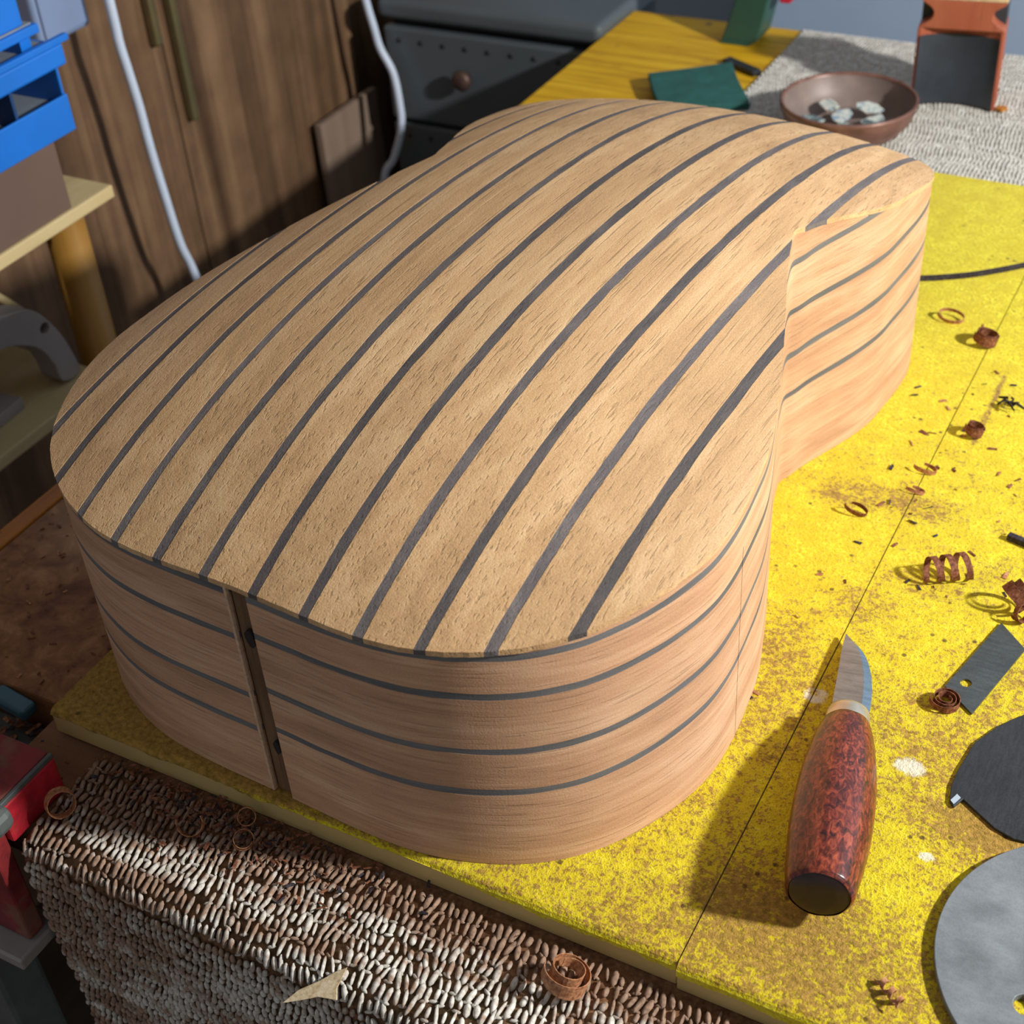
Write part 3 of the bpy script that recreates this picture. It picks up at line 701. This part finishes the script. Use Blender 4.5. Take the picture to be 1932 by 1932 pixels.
tag(prism('wood_chip', [(0.006, 0.001), (0.002, 0.006), (-0.005, 0.004), (-0.006, -0.003), (0.001, -0.006)], 0, 0.0030, M['varnish'], None, 0.0006, (-0.2605, 1.452, CZ + 0.0003)), 'orange chip lying on cloth beside the sanding block', 'wood chip')
# countless flakes
def flakes(name, label, n, area, z, mats, size, seed, avoid=None):
    rnd = random.Random(seed); vs = []; fs = []; fm = []
    for _ in range(n):
        while True:
            x, y = area(rnd)
            if not avoid or not avoid(x, y): break
        a = rnd.uniform(0, 6.28); L = size * rnd.uniform(0.4, 1.5); W_ = L * rnd.uniform(0.15, 0.5); h = rnd.uniform(0.0003, 0.0012); k = len(vs)
        c, s_ = math.cos(a), math.sin(a); zz = z(x, y)
        for (px, py, pz) in ((-L, -W_, 0), (L, -W_ * 0.6, 0), (L, W_ * 0.7, h), (-L, W_, h * 0.6)): vs.append((x + px * c - py * s_, y + px * s_ + py * c, zz + 0.0002 + pz))
        for (px, py, pz) in ((-L, -W_, 0), (L, -W_ * 0.6, 0), (L, W_ * 0.7, h), (-L, W_, h * 0.6)): vs.append((x + px * c - py * s_, y + px * s_ + py * c, zz + 0.0005 + pz))
        fs += [(k + 3, k + 2, k + 1, k), (k + 4, k + 5, k + 6, k + 7)] + [(k + i, k + (i + 1) % 4, k + 4 + (i + 1) % 4, k + 4 + i) for i in range(4)]
        fm += [rnd.randrange(len(mats))] * 6
    o = mesh_obj(name, vs, fs, None, None, False, None, mats, fm); return tag(o, label, 'wood dust', None, 'stuff')
guard = lambda x, y: (-0.62 < x < -0.195 and 0.38 < y < 1.0) or (-0.175 < x < -0.075 and 0.425 < y < 0.66) or (x > -0.1 and y < 0.69)
def near_joint(r): return (r.gauss(-0.15, 0.045), r.gauss(0.79, 0.13))
flakes('sawdust_flakes', 'scattered brown flakes on the yellow felt', 70, near_joint, lambda x, y: T, [M['shaving_dark'], M['shaving'], M['shaving_black'], M['shaving_dark']], 0.0024, 3, lambda x, y: guard(x, y) or y > 1.2 or x > 0 or abs(x + 0.16) < 0.003)
def on_cloth(r): return (min(-0.2, -0.42 + r.gauss(0, 0.05)), 0.384 - abs(r.gauss(0, 0.018)))
flakes('sawdust_drift', 'brown dust and chips heaped on the woven cloth', 420, on_cloth, lambda x, y: CZ - 0.0008 + 0.0012 * random.random(), [M['shaving_dark'], M['shaving_dark'], M['shaving_dark'], M['shaving_black']], 0.0017, 5, lambda x, y: y < 0.338)
def on_left(r): return (r.uniform(-0.735, -0.565), r.uniform(0.41, 0.60))
flakes('sawdust_heap', 'loose brown dust on the bench left of the guitar', 160, on_left, lambda x, y: T - 0.0205, [M['shaving_dark'], M['shaving'], M['shaving_dark']], 0.0018, 9, lambda x, y: -0.5625 < x)

# ------------------------------------------------------------------ bowl with shell pieces
def bowl_mat():
    t = NT('copper_brown_bowl'); c = t.coord(); n = t.noise(c, 40, 5, 0.6); z = t.sep(c)[2]
    col = t.ramp(n, [(0.3, srgb(98, 66, 54)), (0.55, srgb(130, 92, 78)), (0.75, srgb(156, 118, 104))])
    return t.done(col, 0.38, 0.15, t.bump(n, 0.001, 0.15))
M['bowl'] = bowl_mat(); M['bowl_in'] = mat_plain('dusty_bowl_inside', srgb(128, 112, 104), 0.5, 0.1, 0.25, 30)
bo = thing('shallow_bowl', 'shallow copper-brown bowl holding shell pieces on the woven cloth', 'bowl', (-0.388, 1.349, CZ))
lathe('wall', [(0.0, 0.0), (0.040, 0.0), (0.052, 0.006), (0.062, 0.018), (0.0665, 0.032), (0.0668, 0.0358), (0.0650, 0.0368), (0.0632, 0.0350), (0.0628, 0.0340)], M['bowl'], bo, 56)
lathe('inner_face', [(0.0630, 0.0338), (0.0590, 0.0190), (0.0500, 0.0090), (0.036, 0.0046), (0.0, 0.0040)], M['bowl_in'], bo, 56)
def nacre():
    t = NT('mother_of_pearl'); c = t.coord(); n = t.noise(c, 120, 4, 0.6, 1.0); r = t.rand()
    col = t.ramp(t.math('ADD', n, t.math('MULTIPLY', t.math('SUBTRACT', r, 0.5), 0.35)), [(0.3, srgb(70, 78, 78)), (0.44, srgb(120, 136, 134)), (0.52, srgb(200, 214, 208)), (0.6, srgb(232, 226, 206)), (0.7, srgb(150, 170, 184))])
    return t.done(col, 0.22, 0.25, t.bump(n, 0.001, 0.3))
M['nacre'] = nacre()
shells = [(-0.036, -0.014, 0.013, 0.3, 'bright bluish shell piece at the left of the bowl'), (-0.008, 0.010, 0.012, 1.2, 'yellowish white shell piece in the middle of the bowl'), (0.006, -0.016, 0.013, 2.2, 'dark grey shell piece at the near side of the bowl'),
          (0.026, 0.004, 0.012, 0.8, 'greenish grey shell piece at the right of the bowl'), (-0.014, -0.034, 0.011, 2.8, 'grey shell piece closest to the near rim of the bowl'), (-0.026, 0.022, 0.011, 1.8, 'dull shell piece at the far left of the bowl'), (0.014, 0.026, 0.011, 0.1, 'grey shell piece at the far side of the bowl'), (0.030, -0.018, 0.009, 2.5, 'small shell sliver at the near right of the bowl')]
for i, (x, y, r, ph, lab) in enumerate(shells):
    rr = random.Random(i + 20); pts = [(r * 1.35 * rr.uniform(0.7, 1.1) * math.cos(2 * math.pi * k / 7 + ph), r * 1.35 * rr.uniform(0.45, 0.75) * math.sin(2 * math.pi * k / 7 + ph)) for k in range(7)]
    tag(prism('shell_piece', pts, 0, 0.0016, M['nacre'], None, 0.0004, (-0.388 + x, 1.349 + y, CZ + 0.0105 + 0.0011 * i + 0.06 * max(0, math.hypot(x, y) - 0.03)), (rr.uniform(-0.22, 0.22), rr.uniform(-0.22, 0.22), ph)), lab, 'shell piece', 'shell pieces in the bowl')

# ------------------------------------------------------------------ radius sanding block standing on end
M['red_wood'] = mat_wood('red_brown_block', srgb(118, 50, 32), srgb(158, 80, 54), srgb(178, 104, 76), 'Z', 90, 8, 0.5, 0.1, 0.3)
M['abrasive'] = mat_plain('black_abrasive', srgb(46, 52, 60), 0.5, 0, 0.3, 24)
M['cork'] = mat_plain('pale_cork', srgb(206, 176, 136), 0.8, 0, 0.25, 120)
sb = thing('sanding_block', 'upright red-brown sanding block with hollow black abrasive face', 'sanding block', (-0.308, 1.440, CZ), R_(8))
hw = 0.0415
arc = [(-hw + 0.003 + (2 * hw - 0.006) * k / 16, 0.013 * math.sin(math.pi * k / 16) ** 0.8) for k in range(17)]
front = [(-hw, 0.0)] + arc + [(hw, 0.0)]
prism('body', [(hw, 0.045), (-hw, 0.045)] + front, 0.0005, 0.0800, M['red_wood'], sb, 0.0008)
prism('abrasive_face', [(p[0], p[1] - 0.0002) for p in arc] + [(p[0], p[1] - 0.0014) for p in reversed(arc)], 0.001, 0.0725, M['abrasive'], sb)['label'] = 'black hollow abrasive face'
# grip: waisted upper half with finger grooves either side
gr = []
for s_ in (1, -1):
    seq = [(hw, 0.0802), (hw - 0.002, 0.0830), (hw - 0.011, 0.0890), (hw - 0.0135, 0.0950), (hw - 0.011, 0.1005), (hw - 0.003, 0.1060), (hw - 0.001, 0.1085)]
    seq = [(q.x, q.y) for q in catmull([(a_, b_, 0) for a_, b_ in seq], 5)]
    gr += [(s_ * a_, b_) for a_, b_ in (seq if s_ > 0 else seq[::-1])]
prism('grip', gr, 0.0005, 0.043, M['red_wood'], sb, 0.0008, axis='y')
prism('groove_lining', [(-hw + 0.001, 0.0805), (hw - 0.001, 0.0805), (hw - 0.001, 0.1080), (-hw + 0.001, 0.1080)], 0.016, 0.040, M['abrasive'], sb, 0.001, axis='y')['label'] = 'dark core showing in the finger grooves'
box('cork_cap', (-hw + 0.001, 0.001, 0.1087), (hw - 0.001, 0.043, 0.1187), M['cork'], sb, 0.001)

# ------------------------------------------------------------------ green things at the far end of the bench
M['green'] = mat_plain('dark_green_cloth', srgb(32, 86, 80), 0.85, 0, 0.25, 60, 0.2); M['green_plastic'] = mat_plain('green_plastic', srgb(44, 84, 72), 0.45, 0, 0.08, 20); M['red_plastic'] = mat_plain('red_plastic', srgb(206, 40, 66), 0.4, 0, 0.08, 20)
g = [(-0.626, 1.400), (-0.553, 1.459), (-0.497, 1.371), (-0.583, 1.333)]; gc = (-0.565, 1.391)
G2 = []
for i in range(4):
    for k in range(6):
        f = k / 6; a, b = g[i], g[(i + 1) % 4]; G2.append((a[0] + (b[0] - a[0]) * f - gc[0] + 0.001 * math.sin(9 * i + 5 * f), a[1] + (b[1] - a[1]) * f - gc[1] + 0.001 * math.cos(7 * i + 4 * f)))
tag(prism('abrasive_pad', G2[::-1], 0, 0.0075, M['green'], None, 0.0012, (gc[0], gc[1], T - 0.0142), (R_(2), R_(1.5), 0)), 'flat dark green pad lying behind the guitar body', 'pad')
tag(box('dark_offcut', (-0.026, -0.006, 0), (0.026, 0.006, 0.006), M['scraper_dark'], None, 0.001, 2, (-0.548, 1.478, T - 0.0200), (0, 0, R_(-28))), 'small dark offcut behind the green pad', 'offcut')
cp = thing('green_clamp', 'green plastic clamp with red tip at the far bench edge', 'clamp', (-0.580, 1.567, T - 0.0203))
pts = [(-0.020, 0.0), (0.016, 0.0), (0.024, 0.006), (0.030, 0.030), (0.040, 0.075), (0.044, 0.14), (0.010, 0.14), (0.004, 0.075), (-0.010, 0.030)]
prism('jaw', pts, -0.022, 0.022, M['green_plastic'], cp, 0.002, axis='y')
prism('foot_pad', [(-0.019, -0.0), (0.015, -0.0), (0.013, 0.004), (-0.017, 0.004)], -0.024, -0.0225, M['green_plastic'], cp, axis='y')
prism('tip', [(0.046, 0.050), (0.058, 0.050), (0.064, 0.058), (0.064, 0.13), (0.046, 0.13)], -0.016, 0.016, M['red_plastic'], cp, 0.002, axis='y')['label'] = 'red plastic tip'

# ------------------------------------------------------------------ dark drawer cabinet behind the bench
M['slate'] = mat_plain('dark_slate_paint', srgb(84, 92, 96), 0.42, 0, 0.07, 8); M['slate_dark'] = mat_plain('shadow_grey_paint', srgb(36, 40, 44), 0.5, 0, 0.07, 8); M['rust'] = mat_plain('rusty_knob', srgb(96, 74, 66), 0.5, 0.5, 0.3, 120); M['chrome'] = mat_plain('worn_chrome', srgb(180, 184, 190), 0.25, 0.8, 0.1, 90)
cb = thing('drawer_cabinet', 'dark slate grey drawer cabinet standing behind the yellow bench end', 'cabinet', (-0.883, 1.53, 0))
X0, X1 = -0.162, 0.139
box('carcass', (X0 + 0.004, 0.006, 0.02), (X1 - 0.004, 0.47, T - 0.034), M['slate_dark'], cb, 0.003)
box('top', (X0 - 0.006, -0.014, T - 0.033), (X1 + 0.006, 0.475, T - 0.008), M['slate'], cb, 0.009, 4)
zt = T - 0.043
for k, hgt in enumerate((0.122, 0.15, 0.18, 0.18)):
    dr = box('drawer', (X0, -0.012, zt - hgt), (X1, 0.005, zt), M['slate'], cb, 0.004, 3)
    kb = lathe('knob', [(0.0, 0.0), (0.006, 0.0), (0.0055, 0.009), (0.0125, 0.012), (0.0130, 0.017), (0.009, 0.021), (0.0, 0.0215)], M['rust'], dr, 24); kb.rotation_euler = (R_(90), 0, 0); kb.location = (-0.043, -0.0115, zt - hgt * 0.42)
    for q in range(9):
        rv = lathe('rivet', [(0.0, 0.0), (0.0034, 0.0), (0.003, 0.0012), (0.0, 0.0016)], M['slate_dark'], dr, 10); rv.rotation_euler = (R_(90), 0, 0); rv.location = (-0.139 + q * 0.0322, -0.0119, zt - 0.016)
    zt -= hgt + 0.006
box('plinth', (X0 + 0.01, 0.02, 0.0), (X1 - 0.01, 0.46, 0.02), M['slate_dark'], cb)

# ------------------------------------------------------------------ brown wardrobe along the left
M['walnut'] = mat_wood('brown_wardrobe_veneer', srgb(66, 47, 34), srgb(108, 82, 60), srgb(150, 118, 88), 'Z', 46, 1.6, 0.45, 0.05, 0.25, 'Object', 0.06, 0.08)
M['brass'] = mat_plain('olive_brass', srgb(128, 118, 84), 0.35, 0.6, 0.1, 30)
wd = thing('wardrobe', 'tall brown veneered wardrobe with long olive bar handles', 'wardrobe', (-1.40, 0.90, 0))
box('carcass', (-0.30, -0.70, 0.0), (0.262, 1.10, 2.2), M['walnut'], wd, 0.002)
for (b0, b1, hb, z0) in ((0.20, 0.757, None, 0), (0.760, 1.197, 1.182, 0.045), (1.200, 1.555, 1.2155, -0.054)):
    dr = box('door', (0.2635, b0 - 0.9, 0.06), (0.2800, b1 - 0.9, 2.18), M['walnut'], wd, 0.0015)
    if hb: box('handle', (0.2803, hb - 0.9 - 0.0055, T + z0), (0.2925, hb - 0.9 + 0.0055, T + z0 + 0.55), M['brass'], dr, 0.003)
# electrical box on the wardrobe door
M['pale_blue'] = mat_plain('pale_blue_grey_plastic', srgb(132, 150, 184), 0.5, 0, 0.06, 10); M['white_cable'] = mat_plain('white_cable_sheath', srgb(206, 218, 236), 0.4, 0, 0.04, 30)
jb = thing('junction_box', 'pale blue-grey plastic box fixed to the wardrobe door', 'box', (-1.1195, 1.035, T + 0.11))
box('housing', (0, -0.036, 0.0), (0.03, 0.036, 0.16), M['pale_blue'], jb, 0.005, 3)
box('cover', (0.0302, -0.030, 0.006), (0.033, 0.030, 0.154), M['pale_blue'], jb, 0.001)
c1 = [(-1.05, 1.060, 0.62), (-1.05, 1.058, 0.40), (-1.05, 1.062, 0.142), (-1.05, 1.062, 0.100), (-1.05, 1.065, 0.071), (-1.05, 1.069, 0.029), (-1.05, 1.071, -0.017), (-1.05, 1.076, -0.074), (-1.05, 1.083, -0.135), (-1.05, 1.095, -0.181), (-1.045, 1.11, -0.30), (-1.03, 1.13, -0.55), (-1.02, 1.14, -0.863)]
tag(tube('power_cord', [p + Vector((0, 0, T)) for p in catmull(c1, 6)], 0.0050, M['white_cable'], None, 10), 'white power cord hanging down before the wardrobe doors', 'cord')
c2 = [(-1.075, 1.50, 0.30), (-1.066, 1.50, 0.08), (-1.053, 1.50, -0.005), (-1.046, 1.50, -0.038), (-1.040, 1.50, -0.065), (-1.025, 1.50, -0.095), (-1.017, 1.495, -0.131), (-1.015, 1.49, -0.163), (-1.029, 1.485, -0.206), (-1.046, 1.48, -0.239), (-1.05, 1.47, -0.35), (-1.03, 1.45, -0.60), (-1.02, 1.44, -0.863)]
tag(tube('power_cord', [p + Vector((0, 0, T)) for p in catmull(c2, 6)], 0.0050, M['white_cable'], None, 10), 'white power cord dangling in the gap beside the dark cabinet', 'cord')
M['brown_board'] = mat_wood('plain_brown_board', srgb(124, 104, 88), srgb(146, 124, 108), srgb(160, 140, 122), 'Z', 40, 2, 0.6, 0.05, 0.15)
tag(box('offcut_board', (-0.005, -0.068, 0.0), (0.005, 0.066, T - 0.149), M['brown_board'], None, 0.001, 2, (-1.088, 1.497, 0.0005), (0, R_(-1.2), 0)), 'plain brown board leaning on the wardrobe beside the cabinet', 'board')

# ------------------------------------------------------------------ shelf rack on the left with its load
M['ply'] = mat_wood('pale_plywood', srgb(160, 138, 92), srgb(188, 166, 118), srgb(206, 186, 142), 'Y', 60, 4, 0.65, 0.1, 0.2)
M['post'] = mat_wood('amber_post', srgb(116, 78, 26), srgb(150, 106, 40), srgb(172, 128, 60), 'Z', 50, 3, 0.45, 0.1, 0.2)
M['brown_box'] = mat_plain('brown_cardboard', srgb(104, 82, 70), 0.8, 0, 0.08, 8)
rk = thing('shelf_rack', 'plywood shelf rack on amber posts before the wardrobe', 'shelf', (-1.0, 0.66, 0))
box('upper_shelf', (-0.075, -0.36, T + 0.0385), (0.080, 0.2215, T + 0.0505), M['ply'], rk, 0.0015)
box('lower_shelf', (-0.075, -0.36, T - 0.126), (0.080, 0.160, T - 0.113), M['ply'], rk, 0.0015)
for (x, y) in ((0.040, 0.190), (0.040, -0.30), (-0.055, -0.30)):
    lathe('post', [(0.0, 0.0), (0.019, 0.0), (0.019, T + 0.0383), (0.0, T + 0.0383)], M['post'], rk, 20, (x, y, 0))
tag(box('cardboard_box', (-0.065, -0.145, 0), (0.065, 0.0875, 0.0615), M['brown_box'], None, 0.001, 2, (-0.988, 0.744, T + 0.0507)), 'plain brown cardboard box on the upper shelf under the blue organizer', 'box')
M['blue'] = mat_plain('bright_blue_plastic', srgb(20, 112, 206), 0.42, 0, 0.08, 14); M['blue_dust'] = mat_plain('dusty_blue_grey', srgb(132, 140, 150), 0.85, 0, 0.15, 30); M['blue_dark'] = mat_plain('deep_blue_inside', srgb(16, 60, 110), 0.5, 0, 0.1, 10)
og = thing('parts_organizer', 'bright blue plastic parts organizer with open bins on the cardboard box', 'organizer', (-0.985, 0.742, T + 0.1125))
bx0, bx1 = -0.062, 0.063; y0_, y1_ = -0.17, 0.117
box('base_tray', (bx0, y0_, 0.0), (bx1 - 0.003, y1_ - 0.003, 0.004), M['blue_dark'], og)
box('lower_front', (bx1 - 0.0028, y0_, 0.0), (bx1, y1_, 0.032), M['blue'], og, 0.001)
box('end_panel', (bx0, y1_ - 0.0028, 0.0042), (bx1 - 0.003, y1_, 0.056), M['blue'], og, 0.001)
box('back_panel', (bx0, y0_, 0.0042), (bx0 + 0.003, y1_ - 0.003, 0.125), M['blue_dark'], og)
for k in range(4): box('divider', (bx0 + 0.0032, 0.058 - k * 0.066, 0.0042), (bx1 - 0.003, 0.061 - k * 0.066, 0.056), M['blue_dark'], og)
box('bin_dust', (bx0 + 0.0032, y0_, 0.0042), (bx1 - 0.004, y1_ - 0.003, 0.024), M['blue_dust'], og)['label'] = 'grey dust lying in the bins'
box('middle_shelf', (bx0, y0_, 0.0562), (bx1 + 0.003, y1_ + 0.006, 0.074), M['blue'], og, 0.002)
box('shelf_dust', (bx0 + 0.004, y0_, 0.0742), (bx1 - 0.003, y1_ - 0.002, 0.0752), M['blue_dust'], og)
box('lip', (bx1 - 0.002, y0_, 0.0742), (bx1 + 0.004, y1_ + 0.014, 0.080), M['blue'], og, 0.001)
box('upper_tray', (bx0, y0_, 0.0862), (bx1 - 0.006, y1_ - 0.006, 0.094), M['blue'], og, 0.001)
for k in range(3): box('spacer', (bx1 - 0.03, 0.088 - k * 0.09, 0.0756), (bx1 - 0.008, 0.100 - k * 0.09, 0.0860), M['blue'], og)
box('tray_dust', (bx0 + 0.004, y0_, 0.0942), (bx1 - 0.010, y1_ - 0.010, 0.0955), M['blue_dust'], og)
tf = box('upper_drawer', (bx0 + 0.006, y0_, 0.0957), (bx1 - 0.010, y1_ - 0.018, 0.131), M['blue'], og, 0.0015)
kb = lathe('button', [(0, 0), (0.004, 0), (0.0035, 0.0015), (0, 0.002)], M['green_plastic'], tf, 12); kb.rotation_euler = (0, R_(90), 0); kb.location = (bx1 - 0.0102, 0.070, 0.114)
# lower shelf: curved arm jig, stick and board
M['jig'] = mat_plain('grey_plywood', srgb(136, 128, 122), 0.75, 0, 0.12, 20)
jp = [(0.70, -0.010), (0.743, -0.018), (0.772, -0.029), (0.789, -0.052), (0.800, -0.078), (0.806, -0.112), (0.784, -0.112), (0.779, -0.090), (0.770, -0.070), (0.757, -0.058), (0.734, -0.046), (0.70, -0.040)]
jq = [(q.x, q.y) for q in catmull([(a, b, 0) for a, b in jp], 4, True)]
tag(prism('curved_arm_jig', [(a - 0.77, b) for a, b in jq], -0.012, 0.012, M['jig'], None, 0.001, (-0.955, 0.77, T + 0.0045), None, [circle(0.0105, -0.053, 0.0055, 16)], axis='x'), 'grey curved plywood arm with a hole standing on the lower shelf', 'jig')
tag(box('flat_board', (-0.03, -0.15, 0), (0.022, 0.075, 0.012), M['jig'], None, 0.001, 2, (-0.970, 0.665, T - 0.1128), (0, 0, R_(4))), 'flat grey board lying on the lower shelf', 'board')
sk = catmull([(-1.02, 0.845, -0.105), (-1.01, 0.80, -0.045), (-1.00, 0.73, 0.032)], 6)
tag(tube('wooden_stick', [(p.x, p.y, p.z + T) for p in sk], 0.0045, M['ply'], None, 8), 'thin pale stick leaning between the two shelves', 'stick')

# ------------------------------------------------------------------ red vise at the bench's left front
def vise_mat(name, base, dirt):
    t = NT(name); c = t.coord(); n = t.noise(c, 60, 5, 0.65, 0.4); d = t.noise(c, 26, 4, 0.6)
    col = t.ramp(n, [(0.35, tuple(x * 0.6 for x in base[:3]) + (1,)), (0.6, base)])
    col = t.mix(t.math('MULTIPLY', t.rng(d, 0.48, 0.62), dirt), col, srgb(120, 92, 70))
    return t.done(col, 0.5, 0.1, t.bump(n, 0.001, 0.3))
M['vise'] = vise_mat('red_vise_enamel', srgb(196, 36, 52), 0.25); M['vise_dirty'] = vise_mat('dirty_red_enamel', srgb(132, 40, 42), 0.6); M['iron'] = mat_plain('grey_iron', srgb(96, 102, 100), 0.5, 0.3, 0.2, 50); M['ply_rim'] = mat_plain('pale_metal_rim', srgb(150, 146, 140), 0.5, 0.3, 0.15, 40)
vi = thing('bench_vise', 'red enamelled bench vise with grey handle at the bench corner', 'vise', (-0.60, 0.33, T - 0.15))
def vb(name, lo, hi, mat, bev): return box(name, (lo[0] + 0.60, lo[1] - 0.33, lo[2] + 0.15), (hi[0] + 0.60, hi[1] - 0.33, hi[2] + 0.15), mat, vi, bev, 2)
vb('jaw', (-0.68, 0.3112, -0.0208), (-0.5270, 0.3540, 0.0070), M['vise'], 0.0015)
vb('jaw_top', (-0.68, 0.3112, 0.0072), (-0.5295, 0.3530, 0.0110), M['vise_dirty'], 0.0015)
vb('jaw_edge', (-0.5293, 0.3112, 0.0072), (-0.5268, 0.3535, 0.0108), M['iron'], 0.0006)
vb('handle', (-0.68, 0.2950, 0.0020), (-0.5150, 0.3108, 0.0170), M['iron'], 0.0045)
vb('lower_plate', (-0.66, 0.2985, -0.0980), (-0.5310, 0.3108, 0.0015), M['vise_dirty'], 0.0015)
vb('base_plate', (-0.66, 0.2850, -0.1080), (-0.5270, 0.3200, -0.0984), M['ply_rim'], 0.0015)
vb('slide', (-0.72, 0.3560, -0.0900), (-0.5770, 0.4040, -0.0500), M['iron'], 0.002)
vb('column', (-0.64, 0.2860, -T + 0.0003), (-0.5650, 0.3190, -0.1084), M['iron'], 0.004)
def on_slide(r): return (r.uniform(-0.70, -0.580), r.uniform(0.358, 0.402))
flakes('vise_shavings', 'brown and black shavings lying on the vise slide', 160, on_slide, lambda x, y: T - 0.0498 + 0.006 * random.random(), [M['shaving_dark'], M['shaving'], M['shaving_black']], 0.0040, 31)
M['orange'] = mat_plain('orange_plastic', srgb(176, 88, 40), 0.5, 0, 0.08, 12)
cr = thing('plastic_crate', 'orange plastic crate standing below the draped cloth', 'crate', (-0.62, 0.27, 0))
box('wall', (0.036, -0.14, 0.0002), (0.040, 0.010, T - 0.275), M['orange'], cr, 0.001)
box('wall', (-0.16, -0.14, 0.0002), (0.0358, -0.136, T - 0.275), M['orange'], cr, 0.001)
box('bottom', (-0.16, -0.1358, 0.0002), (0.0358, 0.010, 0.004), M['orange'], cr)
M['teal'] = mat_plain('teal_plastic', srgb(62, 104, 118), 0.45, 0, 0.1, 20)
tag(box('teal_wedge', (-0.015, -0.006, 0), (0.015, 0.006, 0.010), M['teal'], None, 0.003, 3, (-0.612, 0.3975, T - 0.0315), (0, R_(5), R_(-4))), 'small teal wedge poking out under the bench edge', 'wedge')
